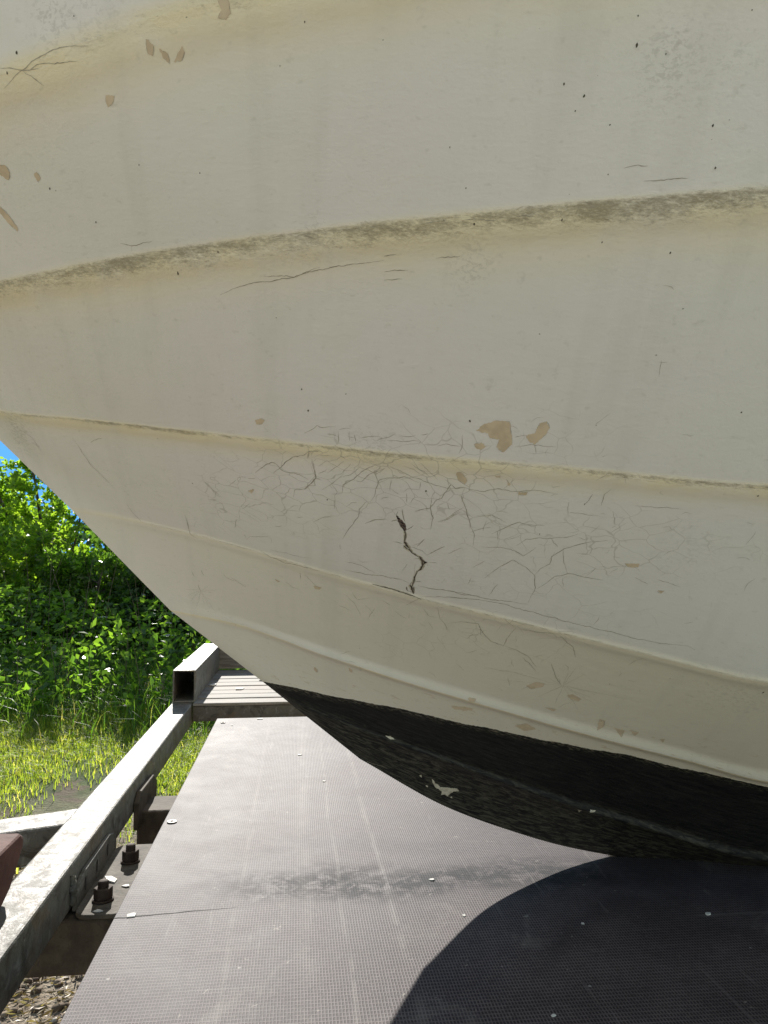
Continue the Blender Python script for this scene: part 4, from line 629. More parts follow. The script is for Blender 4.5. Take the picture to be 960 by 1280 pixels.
# flange outline in the y-z plane
fl = [(1.235, .628), (1.235, .650), (1.25, .664), (1.285, .672), (1.44, .672), (1.47, .664), (1.49, .650), (1.49, .628)]
mb = MB(); n = len(fl)
V = [(-.3325, y, z) for y, z in fl] + [(-.3255, y, z) for y, z in fl]
mb.add(V, [tuple(range(n)), tuple(range(2 * n - 1, n - 1, -1))] + [(i, n + i, n + (i + 1) % n, (i + 1) % n) for i in range(n)])
flange = mb.build('bracket_flange', M_galvd, trailer, bevel=.0015)
for y in (1.28, 1.35, 1.42):
    mb = MB(); V = []
    for i in range(12):
        a = 2 * math.pi * i / 12; V.append((-.3249, y + .0045 * math.cos(a), .652 + .011 * math.sin(a)))
    mb.add(V, [tuple(range(12))]); mb.build('slot', M_dark, flange)
# weld bead along the flange foot and up its end
mb = MB(); rr = random.Random(5)
pts = [(-.331, 1.229 + rr.uniform(-.002, .002), .640 + i * .0036) for i in range(13)]
mb.tube(pts, [rr.uniform(.004, .0065) for _ in pts], 6); mb.build('weld_bead', M_galvd, trailer, smooth=True)
def gusset(y0, y1):
    f2 = [(y0, .60), (y0, .655), (y0 + .03, .672), (y1 - .04, .668), (y1, .645), (y1, .60)]
    mb = MB(); n = len(f2); V = [(-.3325, y, z) for y, z in f2] + [(-.322, y, z) for y, z in f2]
    mb.add(V, [tuple(range(n)), tuple(range(2 * n - 1, n - 1, -1))] + [(i, n + i, n + (i + 1) % n, (i + 1) % n) for i in range(n)])
    mb.build('gusset_plate', M_brown, trailer, bevel=.002)
gusset(1.67, 1.88)
def make_bolt(x, y, z):
    nut = MB()
    hexp = [(x + .0145 * math.cos(R(60 * i + 14)), y + .0145 * math.sin(R(60 * i + 14))) for i in range(6)]
    ring = [(x + .0165 * math.cos(R(20 * i)), y + .0165 * math.sin(R(20 * i))) for i in range(18)]
    nut.prism(ring, z, z + .003); nut.prism(hexp, z + .0031, z + .020)
    o = nut.build('nut', M_rustdk, trailer, bevel=.0015)
    sh = MB(); pts = []; rad = []
    for i in range(8): pts.append((x, y, z + .0195 + i * .0012)); rad.append(.0085 if i % 2 else .0074)
    pts.append((x, y, z + .030)); rad.append(.006)
    sh.tube(pts, rad, 14); sh.build('bolt_end', M_rustdk, o, smooth=True)
make_bolt(-.285, 1.415, .632); make_bolt(-.294, 1.262, .632)
# deck at the far end
rbox('deck_edge', -.3295, 1.3395, 2.545, 2.57, .645, .6925, M_galvd, bevel=.002)
rr = random.Random(9)
for i in range(9):
    y0 = 2.541 + i * .088
    rbox('deck_plank', -.3290, 1.335, y0, y0 + .079 + rr.uniform(-.002, .002), .693, .7035 + rr.uniform(-.0015, .0015), M_plank, bevel=.003)
rbox('kick_board', -.329, 1.335, 3.342, 3.367, .7045, .815, M_plank, bevel=.003)
# plywood walkway
for x, y0, y1 in ((-.14, .52, 2.34), (.43, .52, 2.34), (1.18, .52, 1.10), (1.18, 1.35, 2.34)): rbox('bearer', x, x + .05, y0, y1, .6285, .6675, M_edge, bevel=.002)
mb = MB()     # the sheet is notched where the keel drops between the boards
mb.prism([(-.239, .46), (1.32, .46), (1.32, 1.13), (.80, 1.155), (.50, 1.2231), (.80, 1.291), (1.32, 1.316), (1.32, 2.41), (-.239, 2.41)], .668, .680)
panel = mb.build('walkway_panel', [M_panel, M_edge], trailer, bevel=.0012)
for p in panel.data.polygons:
    p.material_index = 0 if abs(p.normal.z) > .5 else 1
panel['label'] = 'grey brown plywood sheet with a fine mesh tread pattern and pale scratches'
def screw(x, y, r=.009):
    mb = MB()
    ring = [(x + r * math.cos(R(20 * i)), y + r * math.sin(R(20 * i))) for i in range(18)]
    mb.prism(ring, .6801, .6822); 
    o = mb.build('screw', M_galv, panel, bevel=.0006)
    mb = MB(); mb.prism([(x + r * .38 * math.cos(R(45 * i)), y + r * .38 * math.sin(R(45 * i))) for i in range(8)], .6823, .6829); mb.build('screw_recess', M_dark, o)
screw(-.2235, 1.466); screw(-.215, 2.34, .007); screw(-.221, .79)
# split in the face veneer, running in from the left edge
mb = MB(); rr = random.Random(2); V = []; N = 26
for i in range(N):
    f = i / (N - 1); x = -.2385 + .16 * f; y = 1.086 + .016 * f + rr.uniform(-1, 1) * .0009; w = .0012 * (1 - f) + .0002
    V += [(x, y - w, .6803), (x, y + w, .6803)]
mb.add(V, [(2 * i, 2 * i + 2, 2 * i + 3, 2 * i + 1) for i in range(N - 1)]); mb.build('split', M_dark, panel)
# legs, axle and wheels that carry the frame
for x, y in ((.02, .59), (.02, 3.18), (1.2, .59), (1.2, 3.18)):
    lg = rbox('prop_leg', x - .025, x + .025, y - .025, y + .025, .008, .556, M_galvd)
    rbox('foot_plate', x - .08, x + .08, y - .08, y + .08, -.002, .008, M_galvd, lg, bevel=.001)
for y in (1.0, 1.86):
    mb = MB(); prof = [(.10, .16), (.26, .15), (.29, .13), (.30, .08), (.30, -.08 + .16), (.29, .03), (.26, .01), (.10, .0)]
    V = []; F = []; seg = 36
    for i in range(seg):
        a = 2 * math.pi * i / seg
        for r_, x_ in prof: V.append((1.50 + x_, y + r_ * math.cos(a), .30 + r_ * math.sin(a)))
    m_ = len(prof)
    for i in range(seg):
        for j in range(m_): F.append((i * m_ + j, i * m_ + (j + 1) % m_, ((i + 1) % seg) * m_ + (j + 1) % m_, ((i + 1) % seg) * m_ + j))
    mb.add(V, F); wh = mb.build('wheel', M_tyre, trailer, smooth=True)
    mb = MB(); mb.tube([(1.52, y, .30), (1.545, y, .30), (1.64, y, .30), (1.655, y, .30)], [.15, .17, .17, .12], 24); mb.build('rim', M_galv, wh)
    mb = MB(); mb.tube([(1.30, y, .30), (1.60, y, .30)], .025, 12); mb.build('axle', M_galvd, trailer)
    rbox('axle_bracket', 1.345, 1.41, y - .04, y + .04, .26, .6355, M_galvd)

# loose flakes of paint lying about
def flake(x, y, z, r, rnd):
    mb = MB(); k = rnd.randint(5, 7); a0 = rnd.uniform(0, 6)
    poly = [(r * rnd.uniform(.5, 1.15) * math.cos(a0 + 6.283 * i / k), r * rnd.uniform(.35, .8) * math.sin(a0 + 6.283 * i / k)) for i in range(k)]
    mb.prism(poly, 0, r * .16)
    o = mb.build('paint_flake', M_flake, None, loc=(x, y, z)); o.rotation_euler = (rnd.uniform(0, .1), rnd.uniform(-.06, .06), rnd.uniform(0, 3)); return o
rr = random.Random(21)
FL = [
 (-0.2167, 1.0930, .6805, .009, 'cream paint flake on the plywood beside the split at its left edge'),
 (-.300, 1.338, .6325, .014, 'large white flake on the bracket plate between the two nuts'),
 (-.270, 1.310, .6325, .008, 'small white flake on the bracket plate next to the nearer nut'),
 (-.2925, 1.222, .6325, .008, 'white flake on the bracket plate just in front of the nearer nut'),
 (-.2, 2.80, .7045, .022, 'curled pale flake in the sunlit patch of the plank deck'),
 (-.305, 2.90, .7045, .020, 'white flake on the shaded planks beside the hollow tube'),
 (-.13, 3.00, .7045, .020, 'bluish white flake on the far shaded planks close under the hull'),
 (-0.1087, 2.3850, .6805, .010, 'white flake at the far edge of the plywood sheet'),
 (0.0094, 1.9326, .6805, .007, 'white speck on the plywood near the hull, the farther one'),
 (-0.1855, 2.3010, .6805, .006, 'white speck alone on the far left part of the plywood'),
 (0.0600, 1.6970, .6805, .006, 'white speck on the plywood under the start of the black bottom'),
 (0.5505, 1.0096, .6805, .006, 'pale flake in the hull shadow at the lower right, nearer the frame edge'),
 (0.3730, 1.0019, .6805, .004, 'tiny pale flake in the middle of the hull shadow'),
 (0.2682, 0.8080, .6805, .004, 'pale flake in the shadow at the bottom edge of the photo'),
 (0.2020, 1.1616, .6805, .005, 'pale flake on the sunlit plywood at the dark worn band'),
 (0.2243, 1.0415, .6805, .004, 'pale flake on the sunlit plywood short of the shadow edge'),
]
for x, y, z, r, lab in FL:
    tag(flake(x, y, z, r, rr), lab, 'paint flake', 'paint flakes lying on the trailer')

# ------------------------------------------------------------------ ground
def make_ground():
    t = NT('ground'); P = t.coord()
    n1 = t.noise(P, .9, 5, .6); n2 = t.noise(P, 6, 6, .7); n3 = t.noise(P, 60, 5, .7)
    soil = t.mix(t.ramp(n2, .35, .65), (.20, .155, .11), (.33, .275, .205)); soil = t.mix(t.ramp(n3, .5, .7), soil, (.06, .045, .03))
    gr = t.mix(t.ramp(n2, .3, .7), (.045, .07, .018), (.09, .12, .035)); gr = t.mix(t.ramp(n3, .5, .7), gr, (.04, .045, .02))
    sx = t.n('ShaderNodeSeparateXYZ'); t.l(P, sx.inputs[0])
    g = t.ramp(t.m('ADD', sx.outputs[1], t.m('MULTIPLY', t.m('SUBTRACT', n1, .5), 2.0)), 3.2, 4.4)
    bounce_ground = t.mix(t.ramp(n2, .35, .65), (.40, .35, .27), (.52, .46, .37)); soil = t.mix(t.ramp(sx.outputs[1], .9, -.2), soil, bounce_ground)     # unseen ground behind the camera, paled to bounce light onto the hull
    c = t.mix(g, soil, gr)
    c = t.mix(t.m('MULTIPLY', t.ramp(t.noise(P, 3.2, 4, .6), .56, .66), .8), c, (.14, .10, .075))
    return t.bsdf(c, .95, t.bump(t.m('ADD', n2, n3), .6, .02), 0, .2)
M_ground = make_ground()
mb = MB()
xs = [-600, -60, -14, -7, -3.5, 0, 3.5, 7, 14, 60, 600]; ys = [-600, -60, -12, -3, 2, 4, 6, 9, 14, 30, 90, 600]
V = [(x, y, 0) for y in ys for x in xs]; nx = len(xs)
mb.add(V, [(j * nx + i, j * nx + i + 1, (j + 1) * nx + i + 1, (j + 1) * nx + i) for j in range(len(ys) - 1) for i in range(nx - 1)])
tag(mb.build('ground', M_ground), kind='structure')

def leaf_mat(name, ca, cb, trans=.5, cc=None, rough=.45, spec=.4):
    t = NT(name); a = t.attr('tint')
    c = t.mix(t.ramp(a, 0, .8), ca, cb)
    if cc: c = t.mix(t.ramp(a, .88, .96), c, cc)
    b = t.n('ShaderNodeBsdfPrincipled'); t.l(c, b.inputs['Base Color']); b.inputs['Roughness'].default_value = rough; b.inputs['Specular IOR Level'].default_value = spec
    tr = t.n('ShaderNodeBsdfTranslucent')
    tc = t.mix(.5, c, (1.0, 1.0, .10), 'MULTIPLY'); sc_ = t.n('ShaderNodeVectorMath', operation='SCALE'); t.l(c, sc_.inputs[0]); sc_.inputs['Scale'].default_value = 3.6
    tcol = t.mix(1.0, sc_.outputs[0], (1.0, 1.05, .42), 'MULTIPLY')
    t.l(tcol, tr.inputs[0])
    mx = t.n('ShaderNodeMixShader'); mx.inputs[0].default_value = trans; t.l(b.outputs[0], mx.inputs[1]); t.l(tr.outputs[0], mx.inputs[2]); t.l(mx.outputs[0], t.out.inputs[0])
    return t.mat
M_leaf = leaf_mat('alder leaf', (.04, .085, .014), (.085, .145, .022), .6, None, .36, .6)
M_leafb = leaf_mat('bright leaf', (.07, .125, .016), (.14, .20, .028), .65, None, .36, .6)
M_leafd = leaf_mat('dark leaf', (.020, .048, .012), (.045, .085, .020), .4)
M_grass = leaf_mat('grass blade', (.085, .125, .018), (.17, .19, .035), .6, (.34, .29, .13))
M_tall = leaf_mat('tall grass blade', (.040, .085, .014), (.085, .145, .025), .5, (.2, .18, .08))
M_bark = make_rust('bark', (.045, .036, .028), (.085, .07, .055), 25)
M_umbel = make_mark('white umbel', (.55, .56, .48), (.7, .7, .62), .8, 60)

def set_tint(o, tint):
    at = o.data.attributes.new('tint', 'FLOAT', 'POINT'); at.data.foreach_set('value', tint.astype(np.float32))
def leaves(name, C, D, L, W, mat, parent=None, tint=None):
    """folded leaf quads: C base points, D directions, L lengths, W widths"""
    n = len(C); D = D / np.linalg.norm(D, axis=1)[:, None]
    r = rng.normal(size=(n, 3)); S = np.cross(D, r); S /= np.linalg.norm(S, axis=1)[:, None]; N = np.cross(S, D)
    L = L[:, None]; W = W[:, None]
    a = C; b = C + D * L * .45 + S * W * .5 + N * W * .14; c = C + D * L - N * L * .12; d = C + D * L * .45 - S * W * .5 + N * W * .14
    V = np.stack([a, b, c, d], 1).reshape(-1, 3)
    F = np.arange(n * 4).reshape(n, 4)
    o = fast_mesh(name, V, F, mat, parent)
    t = rng.random(n) if tint is None else tint
    set_tint(o, np.repeat(t, 4)); return o
def blades(name, C, H, lean, W, mat, parent=None, yellow=None):
    n = len(C); a = rng.random(n) * 6.283; dx = np.stack([np.cos(a), np.sin(a), np.zeros(n)], 1); s = np.stack([-np.sin(a), np.cos(a), np.zeros(n)], 1)
    ws = [1, .8, .5, .08]; hs = [0, .4, .75, 1.0]; ls = [0, .12, .45, 1.0]
    ring = []
    for w, h, l in zip(ws, hs, ls):
        c = C + dx * (lean * H * l)[:, None] + np.array([0, 0, 1]) * (H * h * (1 - .25 * lean * l))[:, None]
        ring += [c - s * (W * w / 2)[:, None], c + s * (W * w / 2)[:, None]]
    V = np.stack(ring, 1).reshape(-1, 3)
    b = (np.arange(n) * 8)[:, None]
    F = np.concatenate([b + np.array([[0, 1, 3, 2]]), b + np.array([[2, 3, 5, 4]]), b + np.array([[4, 5, 7, 6]])])
    o = fast_mesh(name, V, F, mat, parent); set_tint(o, np.repeat(rng.random(n) if yellow is None else yellow, 8)); return o

# pebbles and litter on the bare ground beside the trailer
ico_v = np.array(list(map(lambda p: p, [(0,0,-1),(.72,-.53,-.45),(-.28,-.85,-.45),(-.89,0,-.45),(-.28,.85,-.45),(.72,.53,-.45),(.28,-.85,.45),(-.72,-.53,.45),(-.72,.53,.45),(.28,.85,.45),(.89,0,.45),(0,0,1)])))
ico_f = np.array([(0,1,2),(1,0,5),(0,2,3),(0,3,4),(0,4,5),(1,5,10),(2,1,6),(3,2,7),(4,3,8),(5,4,9),(1,10,6),(2,6,7),(3,7,8),(4,8,9),(5,9,10),(6,10,11),(7,6,11),(8,7,11),(9,8,11),(10,9,11)])
def pebbles(n, x0, x1, y0, y1):
    c = np.stack([rng.uniform(x0, x1, n), rng.uniform(y0, y1, n), np.zeros(n)], 1)
    s = .002 + .012 * rng.random(n) ** 5
    sc = s[:, None] * np.stack([rng.uniform(.7, 1.5, n), rng.uniform(.6, 1.1, n), rng.uniform(.35, .7, n)], 1)
    V = ico_v[None] * sc[:, None, :] * (1 + rng.uniform(-.15, .15, (n, 12, 1)))
    a = rng.random(n) * 6.28; ca, sa = np.cos(a)[:, None], np.sin(a)[:, None]
    X = V[:, :, 0] * ca - V[:, :, 1] * sa; Y = V[:, :, 0] * sa + V[:, :, 1] * ca
    V = np.stack([X, Y, V[:, :, 2]], 2) + c[:, None, :] + np.array([0, 0, 1]) * (sc[:, 2] * .5)[:, None, None]
    F = (ico_f[None] + (np.arange(n) * 12)[:, None, None]).reshape(-1, 3)
    t = NT('pebble'); a_ = t.attr('tint'); P = t.coord()
    col = t.mix(t.ramp(a_, 0, .9), (.11, .075, .05), (.26, .20, .14)); col = t.mix(t.ramp(a_, .9, .93), col, (.62, .60, .56))
    m = t.bsdf(t.mix(t.m('MULTIPLY', t.ramp(t.noise(P, 150, 3, .6), .5, .7), .4), col, (.08, .06, .05)), .85, None, 0, .3)
    o = fast_mesh('gravel', V.reshape(-1, 3), F, m); set_tint(o, np.repeat(rng.random(n) ** 1.3, 12)); return o
tag(pebbles(17000, -1.6, .4, 1.1, 3.2), 'brown and white gravel with litter on the bare ground below the left beam', 'gravel', kind='stuff')
M_litter = leaf_mat('dry litter', (.16, .11, .06), (.30, .23, .13), .1, (.5, .42, .22))
n = 16000; C = np.stack([rng.uniform(-1.6, .4, n), rng.uniform(1.1, 3.3, n), rng.uniform(.004, .016, n)], 1)
D = np.stack([rng.normal(size=n), rng.normal(size=n), rng.normal(size=n) * .15], 1)
tag(leaves('dry_litter', C, D, rng.uniform(.008, .035, n), rng.uniform(.002, .007, n), M_litter), 'dry straw and dead leaf bits among the gravel', 'litter', kind='stuff')

# short grass
def field(n, x0, x1, y0, y1):
    return np.stack([rng.uniform(x0, x1, n), rng.uniform(y0, y1, n), np.zeros(n)], 1)
def lump(p, s, seed):
    q = np.random.default_rng(seed); ph = q.random((5, 2)) * 6.28; k = q.normal(size=(5, 2)) * s
    v = sum(np.sin(p[:, 0] * k[i, 0] + ph[i, 0] + p[:, 1] * k[i, 1]) for i in range(5)) / 5
    return v
C = field(80000, -3.4, .6, 3.0, 6.6)
keep = (lump(C, 3.2, 3) > -.02 - .4 * rng.random(len(C))) & (rng.random(len(C)) < np.clip((C[:, 1] - 2.9) / .7, .1, 1)); C = C[keep]; n = len(C)
H = (.035 + .05 * rng.random(n)) * (1 + .8 * np.clip(lump(C, 2.2, 5), -.5, 1)) * (1 + .25 * np.clip(C[:, 1] - 4.6, 0, 2))
tag(blades('short_grass', C, H, rng.uniform(.3, 1.3, n), rng.uniform(.003, .006, n), M_grass), 'bright short grass with bare brown patches beyond the left beam', 'grass', kind='stuff')
C = field(30000, -5.0, 1.0, 4.9, 9.5)
keep = rng.random(len(C)) < np.clip((C[:, 1] - 4.95 + .5 * lump(C, 2.5, 8)) / 1.0, 0, 1); C = C[keep]; n = len(C)
H = (.16 + .30 * rng.random(n)) * (1 + .5 * lump(C, 1.7, 9)) * np.clip((C[:, 1] - 4.3) / 1.6, .25, 1)
tag(blades('tall_grass', C, H, rng.uniform(.2, 1.1, n), rng.uniform(.005, .010, n), M_tall), 'tall dark green grass growing in front of the shrubs', 'grass', kind='stuff')

# leafy undergrowth that nobody could count
n = 22000; C = field(n, -5.5, 1, 5.7, 10.5)
hmax = (.22 + .80 * np.clip((C[:, 1] - 5.7) / 3.0, 0, 1)) * (1 + .55 * lump(C, 2.0, 12))
C[:, 2] = hmax * rng.random(n) ** .7
D = np.stack([rng.normal(size=n), rng.normal(size=n), rng.normal(size=n) * .6 + .15], 1)
tag(leaves('undergrowth', C, D, rng.uniform(.04, .11, n), rng.uniform(.018, .05, n), M_leaf), 'dense dark leafy undergrowth in the shade below the shrubs', 'undergrowth', kind='stuff')

n = 130; mbs = MB(); qq = random.Random(31)
for i in range(n):
    x, y = qq.uniform(-4.2, -.3), qq.uniform(5.6, 9.6); h = qq.uniform(.5, 1.5) * min(1, (y - 4.9) / 2.5)
    a = qq.uniform(0, 6.283); l = h * qq.uniform(.05, .35); mbs.tube([(x, y, 0), (x + math.cos(a) * l * .3, y + math.sin(a) * l * .3, h * .55), (x + math.cos(a) * l, y + math.sin(a) * l, h)], [.004, .003, .0012], 4, cap=False)
M_stalk = make_rust('dry stalk', (.06, .05, .03), (.18, .15, .09), 30)
tag(mbs.build('dry_stalks', M_stalk), 'thin dry stalks standing among the undergrowth', 'stalks', kind='stuff')

# ------------------------------------------------------------------ shrubs and small trees
def make_tree(x, y, height, spread, nstem, mat, name, label, cat='shrub', seed=1, dens=1.0, leafL=.065, bare=.25):
    q = random.Random(seed); root = empty(name, (x, y, 0))
    tag(root, label, cat, 'shrubs and young trees behind the trailer')
    tr = MB(); tips = []
    for s in range(nstem):
        a = 6.283 * s / nstem + q.uniform(-.5, .5); lean = spread * q.uniform(.25, .8)
        p = Vector((math.cos(a) * .05, math.sin(a) * .05, -.03)); hd = Vector((math.cos(a) * lean, math.sin(a) * lean, height)).normalized()
        pts = [p.copy()]; N = 9; seg = height * q.uniform(.85, 1.05) / N; dd = hd.copy()
        for i in range(N):
            dd = (dd + Vector((q.uniform(-1, 1), q.uniform(-1, 1), 0)) * .11 + Vector((0, 0, .04))).normalized(); p = p + dd * seg; pts.append(p.copy())
        r0 = .040 * height / 2.6 * q.uniform(.6, 1.2)
        tr.tube(pts, [r0 * (1 - .8 * i / N) + .003 for i in range(N + 1)], 6)
        for i in range(2, N + 1):
            fr = i / N
            if fr < bare: continue
            for b in range(q.choice((2, 3))):
                a2 = q.uniform(0, 6.283); bl = spread * q.uniform(.35, .8) * (1.15 - .65 * fr) + .12
                d2 = Vector((math.cos(a2), math.sin(a2), q.uniform(.15, .9))).normalized(); bp = [pts[i].copy()]; pp = pts[i].copy()
                for k in range(4):
                    d2 = (d2 + Vector((q.uniform(-1, 1), q.uniform(-1, 1), q.uniform(-.4, .5))) * .22).normalized(); pp = pp + d2 * bl / 4; bp.append(pp.copy())
                    for tw in range(3):
                        d3 = (d2 + Vector((q.uniform(-1, 1), q.uniform(-1, 1), q.uniform(-.6, .8)))).normalized(); tl = q.uniform(.08, .20)
                        tips.append((pp.copy(), pp + d3 * tl)); 
                tr.tube(bp, [.007, .006, .005, .004, .002], 4, cap=False)
                for a_, b_ in tips[-12:]:
                    if q.random() < .5: tr.tube([a_, b_], [.0025, .001], 3, cap=False)
    tr.build('trunk', M_bark, root, smooth=True)
    T = np.array([[*a, *b] for a, b in tips]); nl = int(13 * dens)
    idx = np.repeat(np.arange(len(T)), nl); f = rng.random(len(idx))[:, None]
    C = T[idx, :3] * (1 - f) + T[idx, 3:] * f + rng.normal(size=(len(idx), 3)) * .018
    D = (T[idx, 3:] - T[idx, :3]); D = D / np.linalg.norm(D, axis=1)[:, None] + rng.normal(size=C.shape) * .8; D[:, 2] -= .25
    L = leafL * rng.uniform(.6, 1.2, len(C))
    leaves('crown', C, D, L, L * rng.uniform(.5, .75, len(C)), mat, root)
    return root
TR = [
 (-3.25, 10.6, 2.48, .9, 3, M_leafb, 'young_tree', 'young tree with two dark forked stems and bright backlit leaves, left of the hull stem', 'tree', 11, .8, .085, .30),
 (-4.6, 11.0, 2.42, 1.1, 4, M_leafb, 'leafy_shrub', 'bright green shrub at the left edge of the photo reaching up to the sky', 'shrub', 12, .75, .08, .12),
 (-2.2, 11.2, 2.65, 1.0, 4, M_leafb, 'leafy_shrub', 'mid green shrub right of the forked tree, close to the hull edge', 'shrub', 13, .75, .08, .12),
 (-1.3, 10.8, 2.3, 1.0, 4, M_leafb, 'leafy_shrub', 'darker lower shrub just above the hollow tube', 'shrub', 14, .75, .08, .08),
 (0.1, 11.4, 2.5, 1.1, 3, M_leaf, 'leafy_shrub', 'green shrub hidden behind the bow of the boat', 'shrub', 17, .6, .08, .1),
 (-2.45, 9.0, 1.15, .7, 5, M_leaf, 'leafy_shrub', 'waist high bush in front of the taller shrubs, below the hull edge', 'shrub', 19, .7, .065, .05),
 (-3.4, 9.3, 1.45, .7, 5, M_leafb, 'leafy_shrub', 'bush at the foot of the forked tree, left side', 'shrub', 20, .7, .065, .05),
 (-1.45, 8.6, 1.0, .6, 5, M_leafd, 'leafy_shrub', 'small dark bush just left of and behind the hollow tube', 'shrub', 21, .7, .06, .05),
]
for a in TR: make_tree(*a[:5], a[5], a[6], a[7], a[8], seed=a[9], dens=a[10], leafL=a[11], bare=a[12])

# far belt of trees
n = 24000
ang = rng.uniform(-24, 20, n); C = np.stack([ang, rng.uniform(17, 22, n), np.zeros(n)], 1)
C[:, 2] = (1.6 + .9 * lump(C, .6, 22) + .45 * lump(C, 2.4, 23)).clip(.4, 3) * 1.15 * rng.random(n) ** .6
D = rng.normal(size=(n, 3))
tag(leaves('far_wood', C, D, rng.uniform(.16, .3, n), rng.uniform(.12, .2, n), M_leafd), 'far belt of trees closing off the view behind the shrubs', 'woodland', kind='stuff')

# broad leaved docks in the grass
def dock(x, y, h, seed, label, n=9):
    q = random.Random(seed); root = empty('dock_plant', (x, y, 0)); tag(root, label, 'weed', 'broad leaved weeds at the grass edge')
    for k in range(n):
        a = q.uniform(0, 6.283); L = h * q.uniform(.6, 1.0); W = L * .32; el = q.uniform(.7, 1.35)
        V = []; N = 7
        for i in range(N + 1):
            f = i / N; r_ = L * (math.cos(el) * f + .25 * f * f); z = L * (math.sin(el) * f - .38 * f ** 3); w = W * max(0.0, math.sin(math.pi * min(1, f * .85 + .12))) ** .8 * (.15 if f < .2 else 1) * (0.05 if i == N else 1)
            c = Vector((math.cos(a) * r_, math.sin(a) * r_, z)); s = Vector((-math.sin(a), math.cos(a), 0))
            V += [c - s * w / 2 + Vector((0, 0, w * .2)), c, c + s * w / 2 + Vector((0, 0, w * .2))]
        mb = MB(); F = []
        for i in range(N):
            for j in range(2): F.append((i * 3 + j, i * 3 + j + 1, i * 3 + j + 4, i * 3 + j + 3))
        mb.add(V, F); o = mb.build('leaf', M_leafb, root, smooth=True); set_tint(o, np.full(len(V), q.uniform(.6, .85)))
dock(-1.80, 5.84, .20, 1, 'low dock plant with bright backlit leaves, the one nearest the beam')
dock(-2.12, 6.05, .34, 2, 'taller dock plant at the left edge of the photo, in the tall grass', 8)
dock(-1.93, 5.6, .16, 3, 'smallest dock plant, left edge of the photo at the foot of the tall grass', 6)
# umbel flowers
def umbel(x, y, h, seed, label):
    q = random.Random(seed); root = empty('flowering_weed', (x, y, 0)); tag(root, label, 'wildflower', 'white flowering weeds in the shade')
    st = MB(); top = Vector((q.uniform(-.05, .05), q.uniform(-.05, .05), h)); mid = top * .5 + Vector((.02, 0, 0))
    st.tube([(0, 0, -.01), mid, top], [.005, .004, .003], 5); fl_ = MB()
    for k in range(11):
        a = q.uniform(0, 6.283); r_ = q.uniform(.01, .06); e = top + Vector((math.cos(a) * r_, math.sin(a) * r_, .04 - r_ * .2)); st.tube([top, e], [.0015, .001], 3, cap=False)
        for j in range(5):
            c = e + Vector((q.uniform(-.012, .012), q.uniform(-.012, .012), q.uniform(-.003, .005))); s = .0045
            fl_.add([c + Vector((s, 0, 0)), c + Vector((0, s, 0)), c + Vector((-s, 0, 0)), c + Vector((0, -s, 0)), c + Vector((0, 0, s * .5))], [(0, 1, 4), (1, 2, 4), (2, 3, 4), (3, 0, 4)])
    so = st.build('stem', M_leafd, root, smooth=True); set_tint(so, np.full(len(st.v), .5)); fl_.build('flower_head', M_umbel, root)
umbel(-1.08, 7.2, .66, 1, 'white flowering weed just left of the hollow tube, the tallest of the four')
umbel(-1.22, 7.1, .58, 2, 'white flowering weed second from the hollow tube')
umbel(-1.07, 6.8, .50, 3, 'low white flowering weed right beside the hollow tube')
umbel(-1.75, 7.4, .62, 4, 'white flowering weed standing alone in the shade, farthest from the hollow tube')

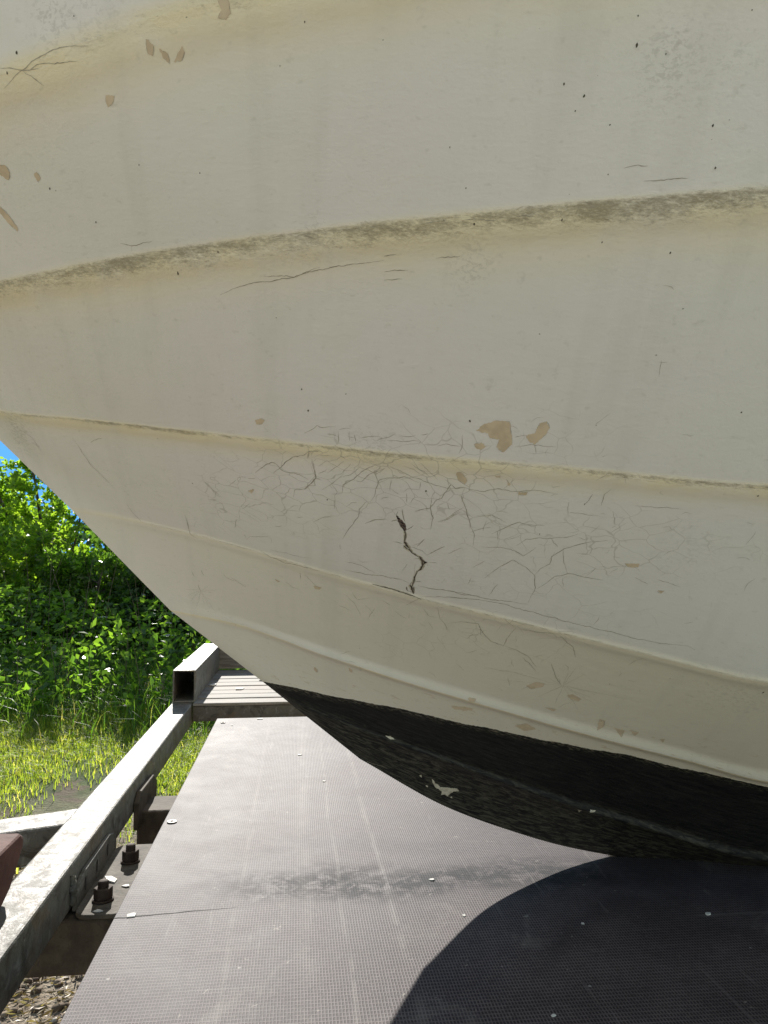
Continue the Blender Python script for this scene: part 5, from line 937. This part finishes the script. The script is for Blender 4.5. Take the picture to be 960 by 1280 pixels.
# ------------------------------------------------------------------ light
AZ, EL = 9.0, 27.8      # sun: degrees to the left of +Y, degrees above the horizon
sd = Vector((-math.sin(R(AZ)) * math.cos(R(EL)), math.cos(R(AZ)) * math.cos(R(EL)), math.sin(R(EL))))
sun_d = bpy.data.lights.new('sun', 'SUN'); sun_d.energy = 5.0; sun_d.angle = R(.53); sun_d.color = (1, .955, .88)
sun = bpy.data.objects.new('sun', sun_d); COL.objects.link(sun); sun.rotation_euler = sd.to_track_quat('Z', 'Y').to_euler(); sun.location = sd * 20
w = bpy.data.worlds.new('World'); scn.world = w; w.use_nodes = True
nt = w.node_tree; bg = nt.nodes['Background']; sky = nt.nodes.new('ShaderNodeTexSky'); sky.sky_type = 'NISHITA'; sky.sun_disc = False
sky.sun_elevation = R(EL); sky.sun_rotation = R(-AZ) % (2 * math.pi); sky.air_density = 1.0; sky.dust_density = .1; sky.ozone_density = 1.2
# clear blue air low beside the sun instead of a milky halo; white balance of a camera set for open shade
def wn(t, **k):
    n_ = nt.nodes.new(t)
    for a_, b_ in k.items(): setattr(n_, a_, b_)
    return n_
tc = wn('ShaderNodeTexCoord'); dt = wn('ShaderNodeVectorMath', operation='DOT_PRODUCT'); dt.inputs[1].default_value = sd; nt.links.new(tc.outputs['Generated'], dt.inputs[0])
mr = wn('ShaderNodeMapRange', interpolation_type='SMOOTHSTEP'); mr.inputs[1].default_value = .78; mr.inputs[2].default_value = .88; nt.links.new(dt.outputs['Value'], mr.inputs[0])
sz = wn('ShaderNodeSeparateXYZ'); nt.links.new(tc.outputs['Generated'], sz.inputs[0])
ez = wn('ShaderNodeMapRange', interpolation_type='SMOOTHSTEP'); ez.inputs[1].default_value = .18; ez.inputs[2].default_value = .34; nt.links.new(sz.outputs[2], ez.inputs[0])
wb = wn('ShaderNodeMix', data_type='RGBA', blend_type='MULTIPLY'); wb.inputs[0].default_value = 1; nt.links.new(sky.outputs[0], wb.inputs[6]); wb.inputs[7].default_value = (1.14, 1.0, .82, 1)
halo = wn('ShaderNodeMix', data_type='RGBA'); nt.links.new(ez.outputs[0], halo.inputs[0]); halo.inputs[6].default_value = (.7, 2.4, 5.2, 1); halo.inputs[7].default_value = (1.2, 1.8, 2.6, 1)
mxs = wn('ShaderNodeMix', data_type='RGBA'); nt.links.new(mr.outputs[0], mxs.inputs[0]); nt.links.new(wb.outputs[2], mxs.inputs[6]); nt.links.new(halo.outputs[2], mxs.inputs[7])
nt.links.new(mxs.outputs[2], bg.inputs[0]); bg.inputs[1].default_value = .138
scn.view_settings.view_transform = 'Standard'; scn.view_settings.look = 'None'; scn.view_settings.exposure = 0; scn.view_settings.gamma = 1

scn.cycles.film_exposure = 1.58
scn.cycles.max_bounces = 4; scn.cycles.diffuse_bounces = 3; scn.cycles.glossy_bounces = 3; scn.cycles.transmission_bounces = 4
